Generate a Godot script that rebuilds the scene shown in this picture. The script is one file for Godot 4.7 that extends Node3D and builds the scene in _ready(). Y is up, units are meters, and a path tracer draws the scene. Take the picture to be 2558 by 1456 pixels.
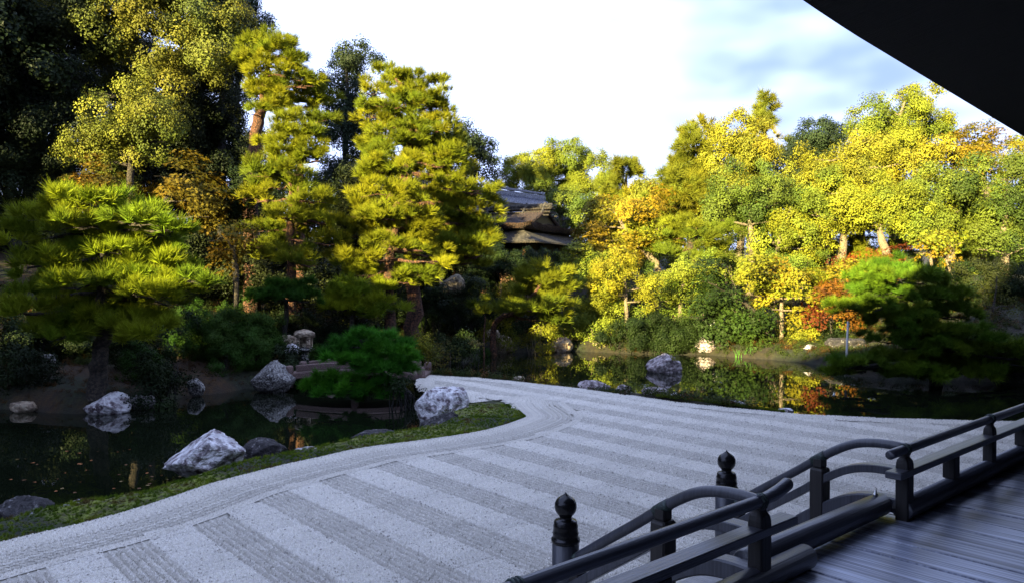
extends Node3D
# A pond garden seen from a temple veranda in low evening sun.

const F := 1914.0
const EYE := Vector3(0, 2.6, 0)
const WATER := -0.35
var rng := RandomNumberGenerator.new()
var cam_basis := Basis()
var M := {}
var L := {}
var pond := PackedVector2Array()
var court := PackedVector2Array()
var moss_edge := PackedVector2Array()
var hill := FastNoiseLite.new()
var used := {}
var veranda := Transform3D()
var go: MeshInstance3D


class Buf:
	var st := SurfaceTool.new()
	var col := Color.WHITE
	var flat := false
	func _init(is_flat := false):
		st.begin(Mesh.PRIMITIVE_TRIANGLES)
		flat = is_flat
		st.set_smooth_group(-1 if flat else 0)
	func tri(a: Vector3, b: Vector3, c: Vector3):
		for p in [a, b, c]:
			st.set_color(col)
			st.set_uv(Vector2(p.x, p.z))
			st.add_vertex(p)
	func quad(a: Vector3, b: Vector3, c: Vector3, d: Vector3):
		tri(a, b, c)
		tri(a, c, d)
	func ring_join(r0: Array, r1: Array):
		var n := r0.size()
		for i in n:
			var j := (i + 1) % n
			quad(r0[i], r1[i], r1[j], r0[j])
	func cap(r: Array, up: bool):
		for i in range(1, r.size() - 1):
			if up:
				tri(r[0], r[i], r[i + 1])
			else:
				tri(r[0], r[i + 1], r[i])
	func tube(pts: Array, radii: Array, sides := 8, caps := true):
		var rings := []
		var side := Vector3.RIGHT
		for i in pts.size():
			var t: Vector3 = (pts[mini(i + 1, pts.size() - 1)] - pts[maxi(i - 1, 0)]).normalized()
			if i == 0 and absf(t.dot(side)) > 0.9:
				side = Vector3.BACK
			side = (side - t * side.dot(t)).normalized()
			var up := t.cross(side)
			var ring := []
			for k in sides:
				var a := TAU * k / sides
				ring.append(pts[i] + (side * cos(a) + up * sin(a)) * radii[i])
			rings.append(ring)
		for i in rings.size() - 1:
			ring_join(rings[i], rings[i + 1])
		if caps:
			cap(rings[0], true)
			cap(rings[-1], false)
	func lathe(profile: Array, at := Vector3.ZERO, sides := 20):
		var rings := []
		for p in profile:
			var ring := []
			for k in sides:
				var a := TAU * k / sides
				ring.append(at + Vector3(cos(a) * p.x, p.y, sin(a) * p.x))
			rings.append(ring)
		for i in rings.size() - 1:
			ring_join(rings[i], rings[i + 1])
		cap(rings[0], true)
		cap(rings[-1], false)
	# a square post whose half width follows the profile, corners chamfered
	func post(profile: Array, at := Vector3.ZERO, deep := 0.85):
		var rings := []
		for p in profile:
			var w: float = p.x
			var d: float = w * deep
			var c: float = w * 0.16
			var ring := []
			for q in [[w - c, -d], [w, -d + c], [w, d - c], [w - c, d], [-w + c, d], [-w, d - c], [-w, -d + c], [-w + c, -d]]:
				ring.append(at + Vector3(q[0], p.y, q[1]))
			rings.append(ring)
		for i in rings.size() - 1:
			ring_join(rings[i], rings[i + 1])
		cap(rings[0], true)
		cap(rings[-1], false)
	# a chamfered bar of the given size, centred on t, long along its z
	func bar(t: Transform3D, size: Vector3, c := 0.008):
		var rings := []
		for e in [[-0.5, c], [-0.5, 0.0], [0.5, 0.0], [0.5, c]]:
			var z: float = e[0] * size.z
			var inset: float = e[1]
			if e[1] == 0.0:
				z -= signf(e[0]) * c
			var w: float = size.x / 2 - inset
			var h: float = size.y / 2 - inset
			var k: float = c if inset == 0.0 else c * 0.5
			var ring := []
			for q in [[w - k, -h], [w, -h + k], [w, h - k], [w - k, h], [-w + k, h], [-w, h - k], [-w, -h + k], [-w + k, -h]]:
				ring.append(t * Vector3(q[0], q[1], z))
			rings.append(ring)
		for i in 3:
			ring_join(rings[i], rings[i + 1])
		cap(rings[0], true)
		cap(rings[3], false)
	# a flat strip of rectangular section bent along a path
	func strip(pts: Array, across: Vector3, half_w: float, half_h: float):
		var rings := []
		for i in pts.size():
			var t: Vector3 = (pts[mini(i + 1, pts.size() - 1)] - pts[maxi(i - 1, 0)]).normalized()
			var up := across.cross(t).normalized()
			if up.y < 0:
				up = -up
			var c := 0.2 * half_h
			var ring := []
			for q in [[half_w - c, -half_h], [half_w, -half_h + c], [half_w, half_h - c], [half_w - c, half_h], [-half_w + c, half_h], [-half_w, half_h - c], [-half_w, -half_h + c], [-half_w + c, -half_h]]:
				ring.append(pts[i] + across * q[0] + up * q[1])
			rings.append(ring)
		for i in rings.size() - 1:
			ring_join(rings[i], rings[i + 1])
		cap(rings[0], true)
		cap(rings[-1], false)
	func done(smooth_angle := true) -> ArrayMesh:
		if not flat:
			st.index()
		st.generate_normals()
		return st.commit()


# ---------- small helpers ----------
func ray(px: float, py: float) -> Vector3:
	return cam_basis * Vector3((px - 1279.0) / F, -(py - 728.0) / F, -1.0)

func at(px: float, py: float, d: float) -> Vector3:
	var r := ray(px, py)
	return EYE + r * (d / -r.z)

func on(px: float, py: float, h: float) -> Vector3:
	var r := ray(px, py)
	return EYE + r * ((h - EYE.y) / r.y)

func on2(px: float, py: float, h: float) -> Vector2:
	var p := on(px, py, h)
	return Vector2(p.x, p.z)

func rf(a: float, b: float) -> float:
	return rng.randf_range(a, b)

func rdir() -> Vector3:
	var y := rf(-1, 1)
	var a := rf(0, TAU)
	var r := sqrt(maxf(0.0, 1.0 - y * y))
	return Vector3(r * cos(a), y, r * sin(a))

func numbered(called: String) -> String:
	var n: int = used.get(called, 0)
	used[called] = n + 1
	return called if n == 0 else "%s_%03d" % [called, n]

func tag(o: Node, label: String, category: String, group := "") -> Node:
	o.set_meta("label", label)
	o.set_meta("category", category)
	if group:
		o.set_meta("group", group)
	return o

func thing(called: String, label: String, category: String, where := Transform3D(), group := "") -> Node3D:
	var o := Node3D.new()
	o.name = numbered(called)
	add_child(o)
	o.transform = where
	tag(o, label, category, group)
	return o

func part(called: String, mesh: Mesh, mat: Material, parent: Node, kind := "") -> MeshInstance3D:
	var o := MeshInstance3D.new()
	o.name = called
	if parent == self:
		o.name = numbered(called)
	o.mesh = mesh
	o.material_override = mat
	if kind:
		o.set_meta("kind", kind)
	parent.add_child(o, true)
	return o

func scatter(called: String, mesh: Mesh, mat: Material, where: Array, tints: Array, parent: Node, kind := "") -> MultiMeshInstance3D:
	var mm := MultiMesh.new()
	mm.transform_format = MultiMesh.TRANSFORM_3D
	mm.use_colors = true
	mm.mesh = mesh
	mm.instance_count = where.size()
	for i in where.size():
		mm.set_instance_transform(i, where[i])
		mm.set_instance_color(i, tints[i])
	var o := MultiMeshInstance3D.new()
	o.name = called
	if parent == self:
		o.name = numbered(called)
	o.multimesh = mm
	o.material_override = mat
	if kind:
		o.set_meta("kind", kind)
	parent.add_child(o, true)
	return o

func noise_tex(seed_: int, freq: float, colors: Array, stops: Array, size := 512, kind := 0, octaves := 4) -> NoiseTexture2D:
	var n := FastNoiseLite.new()
	n.seed = seed_
	n.frequency = freq
	n.noise_type = [FastNoiseLite.TYPE_SIMPLEX, FastNoiseLite.TYPE_CELLULAR, FastNoiseLite.TYPE_PERLIN][kind]
	n.fractal_octaves = octaves
	n.fractal_gain = 0.55
	var g := Gradient.new()
	g.offsets = PackedFloat32Array(stops)
	var c := PackedColorArray()
	for x in colors:
		c.append(x)
	g.colors = c
	var t := NoiseTexture2D.new()
	t.width = size
	t.height = size
	t.seamless = true
	t.noise = n
	t.color_ramp = g
	return t

func lin(r: float, g: float, b: float) -> Color:
	return Color(r, g, b).linear_to_srgb()

func mat(albedo: Color, rough := 0.8, tex: Texture2D = null, scale := 1.0, bump: Texture2D = null, depth := 1.0, world := true) -> StandardMaterial3D:
	var m := StandardMaterial3D.new()
	m.albedo_color = albedo
	m.roughness = rough
	if tex or bump:
		m.uv1_triplanar = true
		m.uv1_world_triplanar = world
		m.uv1_scale = Vector3.ONE * scale
	if tex:
		m.albedo_texture = tex
	if bump:
		m.heightmap_enabled = true
		m.heightmap_texture = bump
		m.heightmap_scale = depth
	return m

func dist_line(p: Vector2, line: PackedVector2Array, closed: bool) -> float:
	var best := 1e9
	var n := line.size()
	for i in n if closed else n - 1:
		var a := line[i]
		var ab := line[(i + 1) % n] - a
		var t := clampf((p - a).dot(ab) / maxf(ab.length_squared(), 1e-9), 0, 1)
		best = minf(best, (p - a - ab * t).length_squared())
	return sqrt(best)

func inside(p: Vector2, poly: PackedVector2Array) -> bool:
	return Geometry2D.is_point_in_polygon(p, poly)

func ground(x: float, z: float) -> float:
	var p := Vector2(x, z)
	if p.length() > 90:
		return 6.0 + hill.get_noise_2d(x * 0.3, z * 0.3) * 2.0
	var d := dist_line(p, pond, true)
	if inside(p, pond):
		return WATER - 0.06 - minf(d * 0.7, 0.8)
	if inside(p, court):
		return minf(WATER + d * 0.7, -0.14)
	if dist_line(p, moss_edge, false) < 2.8 and d < 3.6:
		return minf(WATER + 0.04 + d * 0.5, -0.015) + hill.get_noise_2d(x * 9, z * 9) * 0.02
	var fwd := -z
	if fwd < 12 and x > -6:
		return minf(WATER + d * 0.7, -0.07)
	var slope := 0.10 + 0.10 * smoothstep(2.0, 8.0, d)
	slope += 0.06 * smoothstep(-4.0, -14.0, x)
	var h := WATER + 0.05 + 0.32 * smoothstep(0.0, 0.5, d) + maxf(0.0, d - 0.3) * slope
	h += hill.get_noise_2d(x * 2.2, z * 2.2) * 0.30 * smoothstep(0.3, 3.0, d)
	var top := 2.6 + 2.6 * smoothstep(-6.0, -18.0, x)
	return minf(h, top + 0.15 * (h - top))


# ---------- leaves ----------
func leaf_quad(b: Buf, c: Vector3, n: Vector3, dir: Vector3, ln: float, w: float):
	var side := n.cross(dir).normalized() * w
	var d := dir * ln
	var sag := -n * ln * 0.18
	b.tri(c - d * 0.5, c + side, c + d * 0.5 + sag)
	b.tri(c - d * 0.5, c + d * 0.5 + sag, c - side)

func broad_spray(count: int, ln: float, w: float, droop := 0.3, squash := 1.0) -> ArrayMesh:
	var b := Buf.new(true)
	for i in count:
		var d := rdir()
		d.y = absf(d.y) if rf(0, 1) < 0.75 else d.y
		var c := d * pow(rf(0, 1), 0.45)
		c.y *= squash
		var n := (d + Vector3.UP * 0.5 + rdir() * 0.5).normalized()
		var dir := (rdir() + d * 0.5 + Vector3.DOWN * droop)
		dir = (dir - n * dir.dot(n)).normalized()
		var s := rf(0.75, 1.25)
		var v := rf(0.82, 1.18)
		b.col = Color(v, v * rf(0.94, 1.05), v)
		leaf_quad(b, c, n, dir, ln * s, w * s)
	return b.done()

func maple_spray(count: int, ln: float) -> ArrayMesh:
	var b := Buf.new(true)
	for i in count:
		var a := rf(0, TAU)
		var r := sqrt(rf(0, 1))
		var c := Vector3(cos(a) * r, rf(-0.14, 0.14) - r * r * 0.12, sin(a) * r)
		var n := (Vector3.UP + rdir() * 0.55).normalized()
		var dir := (Vector3(cos(a), -0.3, sin(a)) + rdir() * 0.8)
		dir = (dir - n * dir.dot(n)).normalized()
		var v := rf(0.8, 1.2)
		b.col = Color(v, v * rf(0.93, 1.05), v)
		var side := n.cross(dir).normalized()
		var s := ln * rf(0.7, 1.2)
		for lobe in [[0.0, 1.0], [0.95, 0.75], [-0.95, 0.75]]:
			var d: Vector3 = dir * cos(lobe[0]) + side * sin(lobe[0])
			var q := n.cross(d) * s * 0.2
			b.tri(c - q, c + d * s * lobe[1] - n * s * 0.1, c + q)
	return b.done()

func needle_tuft(count: int, w: float, spread := 1.25) -> ArrayMesh:
	var b := Buf.new(true)
	for i in count:
		var a := rf(0, TAU)
		var t := rf(0.0, 1.0) * spread
		var d := Vector3(sin(t) * cos(a), cos(t), sin(t) * sin(a))
		var side := d.cross(rdir()).normalized() * w
		var ln := rf(0.7, 1.1)
		var root := d * 0.06 + Vector3(0, rf(-0.3, 0.1), 0)
		var v := rf(0.75, 1.25)
		b.col = Color(v, v, v)
		var mid := root + d * ln * 0.5 + Vector3.UP * 0.05
		b.tri(root - side, root + d * ln, root + side)
		b.tri(root - side * 0.5 + side.cross(d), mid + d * ln * 0.4, root + side * 0.5 - side.cross(d))
	return b.done()

func rot_to(up: Vector3, s: float) -> Basis:
	var y := up.normalized()
	var x := y.cross(rdir())
	if x.length_squared() < 0.001:
		x = y.cross(Vector3.RIGHT)
	x = x.normalized()
	return Basis(x * s, y * s, x.cross(y) * s)

# clumps of sprays spread through ellipsoids: blobs are [centre, radii]
func foliage(blobs: Array, st: Dictionary, where: Array, tints: Array, origin: Vector3):
	var sub: float = st.sub
	var size: float = st.size
	var cols: Array = st.cols
	for bl in blobs:
		var c: Vector3 = bl[0]
		var r: Vector3 = bl[1]
		var area := 4.0 * PI * pow((pow(r.x * r.y, 1.6) + pow(r.x * r.z, 1.6) + pow(r.y * r.z, 1.6)) / 3.0, 0.625)
		if st.pad:
			area *= 0.62
		var n := maxi(3, int(area * st.dens / (PI * sub * sub)))
		var blob_col: Color = cols[rng.randi() % cols.size()]
		if bl.size() > 2:
			blob_col = bl[2]
		for i in n:
			var d := rdir()
			if st.pad and d.y < -0.15:
				d.y = -d.y
			var q: float = rf(0.62, 1.04) if rf(0, 1) < 0.8 else rf(0.2, 0.7)
			if not st.pad:
				var bump := hill.get_noise_3dv((c + Vector3(d.x * r.x, d.y * r.y, d.z * r.z)) * st.lump)
				if bump < -0.09 and rf(0, 1) < 0.85:
					continue
				q *= 0.9 + bump * 0.55
				if rf(0, 1) < 0.15 and d.y > -0.3:
					q = rf(1.0, 1.32)
			var p := c + Vector3(d.x * r.x, d.y * r.y, d.z * r.z) * q
			p += rdir() * sub * 0.5
			var col := blob_col.lerp(cols[rng.randi() % cols.size()], rf(0.0, 0.6))
			var v := rf(0.75, 1.25)
			col = Color(col.r * v, col.g * v, col.b * v)
			var out := Vector3(d.x / r.x, d.y / r.y, d.z / r.z).normalized()
			var k: int = st.per
			for j in k:
				var e := rdir()
				if e.dot(out) < -0.2:
					e = -e
				if st.pad:
					e.y = absf(e.y) * 0.5
				var at_ := p + e * sub * rf(0.35, 1.0)
				var up: Vector3 = (out * st.outward + e * 0.6 + Vector3.UP * st.up + rdir() * 0.35)
				var w := rf(0.88, 1.12)
				where.append(Transform3D(rot_to(up, size * rf(0.75, 1.2)), at_ - origin))
				tints.append(Color(col.r * w, col.g * w * rf(0.96, 1.04), col.b * w))

func limb(b: Buf, a: Vector3, z: Vector3, r0: float, r1: float, bend := 0.15, sides := 6):
	var pts := []
	var rad := []
	var ln := (z - a).length()
	var off := rdir() * ln * bend
	off.y = absf(off.y) * 0.3
	var n := 5
	for i in n + 1:
		var t := float(i) / n
		var w := rdir() * ln * 0.025 if i > 0 and i < n else Vector3.ZERO
		pts.append(a.lerp(z, t) + off * sin(t * PI) + w)
		rad.append(lerpf(r0, r1, t))
	b.tube(pts, rad, sides)

# px blobs: [px, py, depth, rx, ry] (+ optional depth ratio, colour)
func px_blobs(list: Array, depth: float, jitter := 0.0, zr := 1.0) -> Array:
	var out := []
	for q in list:
		var d: float = depth + rf(-jitter, jitter)
		var s: float = d / F
		out.append([at(q[0], q[1], d), Vector3(q[2] * s, q[3] * s, q[2] * s * zr)])
	return out

# trunk: [[px, py, radius], ...] from the foot up, at the tree's depth
func tree(called: String, label: String, category: String, group: String, style: String, depth: float, list: Array, trunk: Array, jitter := 0.8, zr := 1.0, tilt := 0.0, crown_name := "crown") -> Node3D:
	var st: Dictionary = L[style]
	var blobs := px_blobs(list, depth, jitter, zr)
	if st.pad:
		for b in blobs:
			b[1] *= Vector3(1.14, st.tall, 1.0)
	var centre := Vector3.ZERO
	for b in blobs:
		centre += b[0]
	centre /= blobs.size()
	var pts := []
	var rad := []
	for q in trunk:
		pts.append(at(q[0], q[1], depth + tilt))
		rad.append(q[2])
	var foot: Vector3 = pts[0] if pts.size() else Vector3(centre.x, 0, centre.z)
	var g := ground(foot.x, foot.z)
	if pts.size() == 0:
		var hgt: float = centre.y - g
		var r: float = clampf(hgt * 0.022, 0.05, 0.28)
		pts = [Vector3(foot.x, g - 0.2, foot.z), Vector3(foot.x + rf(-0.2, 0.2), g + hgt * 0.5, foot.z + rf(-0.2, 0.2)), centre + Vector3(0, hgt * 0.15, 0)]
		rad = [r * 1.25, r, r * 0.4]
	elif pts[0].y > g + 0.15:
		pts.push_front(Vector3(foot.x, g - 0.2, foot.z))
		rad.push_front(rad[0] * 1.15)
	var base := Vector3(pts[0].x, g, pts[0].z)
	var o := thing(called, label, category, Transform3D(Basis(), base), group)
	var tb := Buf.new()
	var fine := []
	var fr := []
	for i in pts.size() - 1:
		for k in 4:
			var t := k / 4.0
			var p0: Vector3 = pts[maxi(i - 1, 0)]
			var p3: Vector3 = pts[mini(i + 2, pts.size() - 1)]
			fine.append(pts[i].cubic_interpolate(pts[i + 1], p0, p3, t) - base + (rdir() * rad[i] * 0.35 if i + k > 0 else Vector3.ZERO))
			fr.append(lerpf(rad[i], rad[i + 1], t) * rf(0.9, 1.1))
	fine.append(pts[-1] - base)
	fr.append(rad[-1])
	tb.tube(fine, fr, 9)
	part("trunk", tb.done(), M[st.bark], o)
	var lb := Buf.new()
	var made := 0
	for b in blobs:
		var c: Vector3 = b[0] - base
		var best := 0
		var bd := 1e9
		for i in fine.size():
			var dy: float = c.y - fine[i].y
			var dd: float = (fine[i] - c).length() + (2.5 * maxf(0.0, -dy) if not st.pad else 1.2 * absf(dy + 0.1))
			if i > fine.size() / 5 and dd < bd:
				bd = dd
				best = i
		var target := c - Vector3(0, b[1].y * 0.25, 0)
		var ln: float = (target - fine[best]).length()
		if ln > 0.15 and made < 60:
			made += 1
			var r0: float = minf(fr[best] * 0.6, 0.025 + ln * 0.03)
			limb(lb, fine[best], target, r0, r0 * 0.35, 0.12)
			for k in 3:
				var e := rdir()
				e.y = absf(e.y) * 0.5
				limb(lb, fine[best].lerp(target, rf(0.55, 0.95)), target + e * b[1] * 0.75, r0 * 0.4, r0 * 0.12, 0.1, 5)
	if made:
		part("branches", lb.done(), M[st.bark], o)
	var where := []
	var tints := []
	foliage(blobs, st, where, tints, base)
	scatter(crown_name, st.mesh, M[st.mat], where, tints, o, "stuff")
	return o

# a low shrub or clipped mound without a trunk in view
func shrub(called: String, label: String, category: String, group: String, style: String, depth: float, list: Array, jitter := 0.2, zr := 1.0) -> Node3D:
	var st: Dictionary = L[style]
	var blobs := px_blobs(list, depth, jitter, zr)
	for b in blobs:
		var gb := ground(b[0].x, b[0].z)
		var top: float = b[0].y + b[1].y
		if top - gb > 0.2 and top - b[1].y * 2.0 > gb and top - gb < 3.4 and style in ["azalea", "bush_dark", "hedge_leaf", "bush_green"]:
			b[1].y = minf((top - gb) * 0.52, b[1].y * 1.9)
			b[0].y = top - b[1].y
	var c: Vector3 = blobs[0][0]
	var g := ground(c.x, c.z)
	var base := Vector3(c.x, g, c.z)
	var o := thing(called, label, category, Transform3D(Basis(), base), group)
	var sb := Buf.new()
	for b in blobs:
		for k in 5:
			var e := rdir()
			e.y = absf(e.y)
			limb(sb, Vector3(b[0].x, minf(ground(b[0].x, b[0].z), b[0].y), b[0].z) - base - Vector3(0, 0.1, 0) + rdir() * 0.05, b[0] - base + e * b[1] * 0.7, 0.025, 0.006, 0.1, 5)
	part("stem", sb.done(), M[st.bark], o)
	var where := []
	var tints := []
	foliage(blobs, st, where, tints, base)
	scatter("foliage", st.mesh, M[st.mat], where, tints, o, "stuff")
	return o


# ---------- stones ----------
# a boulder: a sphere cut by planes, roughened; planes are [normal, distance] in its unit space
func rock_mesh(r: Vector3, seed_: int, cuts := 9, rough := 0.12, planes := [], detail := 28) -> ArrayMesh:
	var n := FastNoiseLite.new()
	n.seed = seed_
	n.frequency = 0.9
	n.fractal_octaves = 5
	var rg := RandomNumberGenerator.new()
	rg.seed = seed_ * 77 + 5
	var pl := planes.duplicate()
	for i in cuts:
		var a := rg.randf_range(0, TAU)
		var y := rg.randf_range(-0.4, 0.95)
		var q := sqrt(1 - y * y)
		pl.append([Vector3(q * cos(a), y, q * sin(a)), rg.randf_range(0.62, 0.9)])
	var b := Buf.new()
	var rows := detail
	var grid := []
	var lo := Vector3.ONE * 9
	var hi := -lo
	for i in rows + 1:
		var th := PI * i / rows
		var row := []
		for k in rows * 2:
			var ph := TAU * k / (rows * 2)
			var d := Vector3(sin(th) * cos(ph), cos(th), sin(th) * sin(ph))
			var t := 1.0
			for p in pl:
				var dn: float = d.dot(p[0])
				if dn > 0.01:
					t = minf(t, p[1] / dn)
			t *= 1.0 + n.get_noise_3dv(d * 1.6) * rough + n.get_noise_3dv(d * 6.0) * rough * 0.45 + absf(n.get_noise_3dv(d * 14.0)) * rough * 0.3
			row.append(d * t)
			lo = lo.min(d * t)
			hi = hi.max(d * t)
		grid.append(row)
	for row in grid:
		for k in row.size():
			row[k] = (row[k] - (lo + hi) / 2) / ((hi - lo) / 2) * r
	for i in rows:
		for k in rows * 2:
			var j := (k + 1) % (rows * 2)
			if i > 0:
				b.tri(grid[i][k], grid[i][j], grid[i + 1][k])
			if i < rows - 1:
				b.tri(grid[i][j], grid[i + 1][j], grid[i + 1][k])
	return b.done()

# a boulder that fills the given pixels at a depth
func rock(label: String, px0: float, py0: float, px1: float, py1: float, depth: float, mt: String, seed_: int, rough := 0.12, planes := [], cuts := 9, sink := 0.25, deep := 0.8) -> Node3D:
	var s := depth / F
	var h := (py1 - py0) * s
	var w := (px1 - px0) * s
	var base := at((px0 + px1) / 2, py1, depth)
	var r := Vector3(w * 0.5, h * (1.0 + sink) * 0.5, w * 0.5 * deep)
	var o := part("rock", rock_mesh(r, seed_, cuts, rough, planes), M[mt], self)
	o.position = base + Vector3(0, h - r.y, -r.z * 0.6)
	return tag(o, label, "rock")


# ---------- light and sky ----------
func build_camera_and_light():
	cam_basis = Basis(Vector3.RIGHT, -atan((728.0 - 695.0) / F))
	var cam := Camera3D.new()
	cam.name = "camera"
	cam.fov = rad_to_deg(2.0 * atan(728.0 / F))
	cam.near = 0.05
	cam.far = 900.0
	cam.transform = Transform3D(cam_basis, EYE)
	add_child(cam)
	cam.current = true

	var w := 768
	var h := 384
	var im := Image.create(w, h, false, Image.FORMAT_RGBF)
	var n := FastNoiseLite.new()
	n.seed = 14
	n.frequency = 1.5
	n.fractal_octaves = 5
	var gap := ray(2080, 215).normalized()
	for y in h:
		var el := PI * (0.5 - (y + 0.5) / h)
		for x in w:
			var az := TAU * (x + 0.5) / w
			var d := Vector3(cos(el) * sin(az), sin(el), -cos(el) * cos(az))
			var up := maxf(d.y, 0.0)
			var blue := Vector3(0.070, 0.096, 0.165).lerp(Vector3(0.052, 0.084, 0.216), smoothstep(0.05, 0.8, up))
			var cloud := Vector3(0.155, 0.188, 0.300)
			var v := n.get_noise_3d(d.x * 1.3, d.y * 3.4, d.z * 1.3)
			var cover := smoothstep(-0.62, -0.12, v + 0.10 * (1.0 - up))
			var near_gap := smoothstep(0.972, 1.0, d.dot(gap))
			cover = clampf(cover - near_gap * (0.50 + 1.2 * n.get_noise_3d(d.x * 4 + 9, d.y * 16, d.z * 4)), 0.0, 1.0)
			cover = maxf(cover, 0.5 * (1.0 - smoothstep(0.0, 0.10, up)))
			var c := blue.lerp(cloud, cover)
			im.set_pixel(x, y, Color(c.x, c.y, c.z))
	var sky_mat := PanoramaSkyMaterial.new()
	sky_mat.panorama = ImageTexture.create_from_image(im)
	var env := Environment.new()
	env.background_mode = Environment.BG_SKY
	env.sky = Sky.new()
	env.sky.sky_material = sky_mat
	env.background_energy_multiplier = 1.0
	env.tonemap_mode = Environment.TONE_MAPPER_LINEAR
	env.tonemap_exposure = 7.5
	env.sdfgi_enabled = true
	env.ssao_enabled = true
	env.ssil_enabled = true
	var we := WorldEnvironment.new()
	we.name = "world_environment"
	we.environment = env
	add_child(we)

	var sun := DirectionalLight3D.new()
	sun.name = "sun"
	sun.light_color = Color(1.0, 0.92, 0.66)
	sun.light_energy = 1.6
	sun.light_angular_distance = 0.5
	sun.shadow_enabled = true
	var az := deg_to_rad(35.0)
	var el := deg_to_rad(14.0)
	var towards := Vector3(sin(az) * cos(el), -sin(el), -cos(az) * cos(el))
	add_child(sun)
	sun.look_at_from_position(Vector3.ZERO, towards)


func leaf_mat(through: float, rough := 0.5, spec := 0.35) -> StandardMaterial3D:
	var m := StandardMaterial3D.new()
	m.vertex_color_use_as_albedo = true
	m.roughness = rough
	m.metallic_specular = spec
	m.backlight_enabled = true
	m.backlight = Color(through, through, through)
	m.cull_mode = BaseMaterial3D.CULL_DISABLED
	return m


func build_materials():
	var grain := noise_tex(3, 0.02, [Color(0.25, 0.25, 0.25), Color(1, 1, 1)], [0.2, 0.8], 512)
	var fine := noise_tex(4, 0.12, [Color(0.35, 0.35, 0.35), Color(1, 1, 1)], [0.15, 0.85], 512)
	M.leaf = leaf_mat(0.32, 0.6, 0.2)
	M.glossy_leaf = leaf_mat(0.22, 0.55, 0.22)
	M.needle = leaf_mat(0.35, 0.6, 0.2)
	M.gravel = mat(lin(0.64, 0.615, 0.555), 0.9)
	M.gravel.vertex_color_use_as_albedo = true
	M.gravel_base = mat(lin(0.40, 0.39, 0.37), 0.95, noise_tex(21, 0.25, [Color(0.45, 0.45, 0.45), Color(1, 1, 1)], [0.3, 0.7], 512), 1.1, fine, 1.2)
	M.earth = mat(Color.WHITE, 0.95, noise_tex(5, 0.03, [Color(0.6, 0.55, 0.5), Color(1, 1, 1)], [0.3, 0.7], 512), 0.35, fine, 3.0)
	M.earth.vertex_color_use_as_albedo = true
	var water := StandardMaterial3D.new()
	water.albedo_color = lin(0.004, 0.006, 0.003)
	water.roughness = 0.015
	water.metallic_specular = 0.5
	var rn := FastNoiseLite.new()
	rn.seed = 9
	rn.frequency = 0.012
	rn.fractal_octaves = 3
	var rip := NoiseTexture2D.new()
	rip.width = 512
	rip.height = 512
	rip.seamless = true
	rip.as_normal_map = true
	rip.bump_strength = 1.2
	rip.noise = rn
	water.normal_enabled = true
	water.normal_texture = rip
	water.normal_scale = 0.05
	water.uv1_triplanar = true
	water.uv1_world_triplanar = true
	water.uv1_scale = Vector3(0.28, 0.28, 0.28)
	M.water = water
	var bark_b := noise_tex(31, 0.05, [Color(0.1, 0.1, 0.1), Color(1, 1, 1)], [0.3, 0.7], 512, 0)
	var bark_soft := noise_tex(33, 0.03, [Color(0.6, 0.58, 0.55), Color(1, 1, 1)], [0.3, 0.7], 512)
	M.red_bark = mat(lin(0.20, 0.085, 0.045), 0.9, grain, 0.9, bark_b, 4.0)
	M.grey_bark = mat(lin(0.075, 0.058, 0.04), 0.9, grain, 0.9, bark_b, 2.5)
	M.pale_bark = mat(lin(0.24, 0.19, 0.13), 0.85, bark_soft, 0.9, bark_b, 2.0)
	M.dark_bark = mat(lin(0.022, 0.018, 0.014), 0.9, grain, 0.9, bark_b, 2.5)
	var rb := noise_tex(41, 0.012, [Color(0, 0, 0), Color(1, 1, 1)], [0.2, 0.8], 512, 0, 6)
	M.pale_rock = mat(Color.WHITE, 0.8, noise_tex(42, 0.010, [lin(0.07, 0.05, 0.06), lin(0.30, 0.25, 0.26), lin(0.55, 0.54, 0.55), lin(0.66, 0.65, 0.66)], [0.36, 0.45, 0.52, 0.8], 512, 0, 6), 0.9, rb, 6.0)
	M.dark_rock = mat(Color.WHITE, 0.8, noise_tex(43, 0.012, [lin(0.006, 0.005, 0.007), lin(0.014, 0.012, 0.014), lin(0.028, 0.022, 0.025), lin(0.25, 0.25, 0.25)], [0.25, 0.5, 0.74, 0.84], 512, 0, 6), 1.0, rb, 5.0)
	M.lichen_rock = mat(Color.WHITE, 0.85, noise_tex(44, 0.035, [lin(0.04, 0.035, 0.04), lin(0.14, 0.13, 0.12), lin(0.38, 0.38, 0.36)], [0.35, 0.55, 0.7], 512, 0, 5), 0.8, rb, 6.0)
	M.tan_rock = mat(Color.WHITE, 0.85, noise_tex(45, 0.012, [lin(0.10, 0.07, 0.05), lin(0.30, 0.23, 0.16), lin(0.46, 0.40, 0.30)], [0.25, 0.5, 0.8], 512, 0, 6), 0.6, rb, 6.0)
	M.pink_rock = mat(Color.WHITE, 0.85, noise_tex(47, 0.012, [lin(0.08, 0.06, 0.065), lin(0.28, 0.23, 0.23), lin(0.48, 0.44, 0.44)], [0.3, 0.5, 0.75], 512, 0, 6), 0.9, rb, 6.0)
	M.sand_rock = mat(lin(0.32, 0.26, 0.17), 0.9, grain, 0.6, rb, 3.0)
	M.granite = mat(Color.WHITE, 0.85, noise_tex(46, 0.09, [lin(0.05, 0.026, 0.022), lin(0.11, 0.065, 0.058), lin(0.22, 0.17, 0.155)], [0.25, 0.5, 0.8], 512, 0, 4), 0.8, fine, 1.0)
	var wood_n := FastNoiseLite.new()
	wood_n.seed = 51
	wood_n.frequency = 0.02
	wood_n.fractal_octaves = 5
	var im := Image.create(512, 512, false, Image.FORMAT_RGB8)
	var hm := Image.create(512, 512, false, Image.FORMAT_RGB8)
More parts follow.
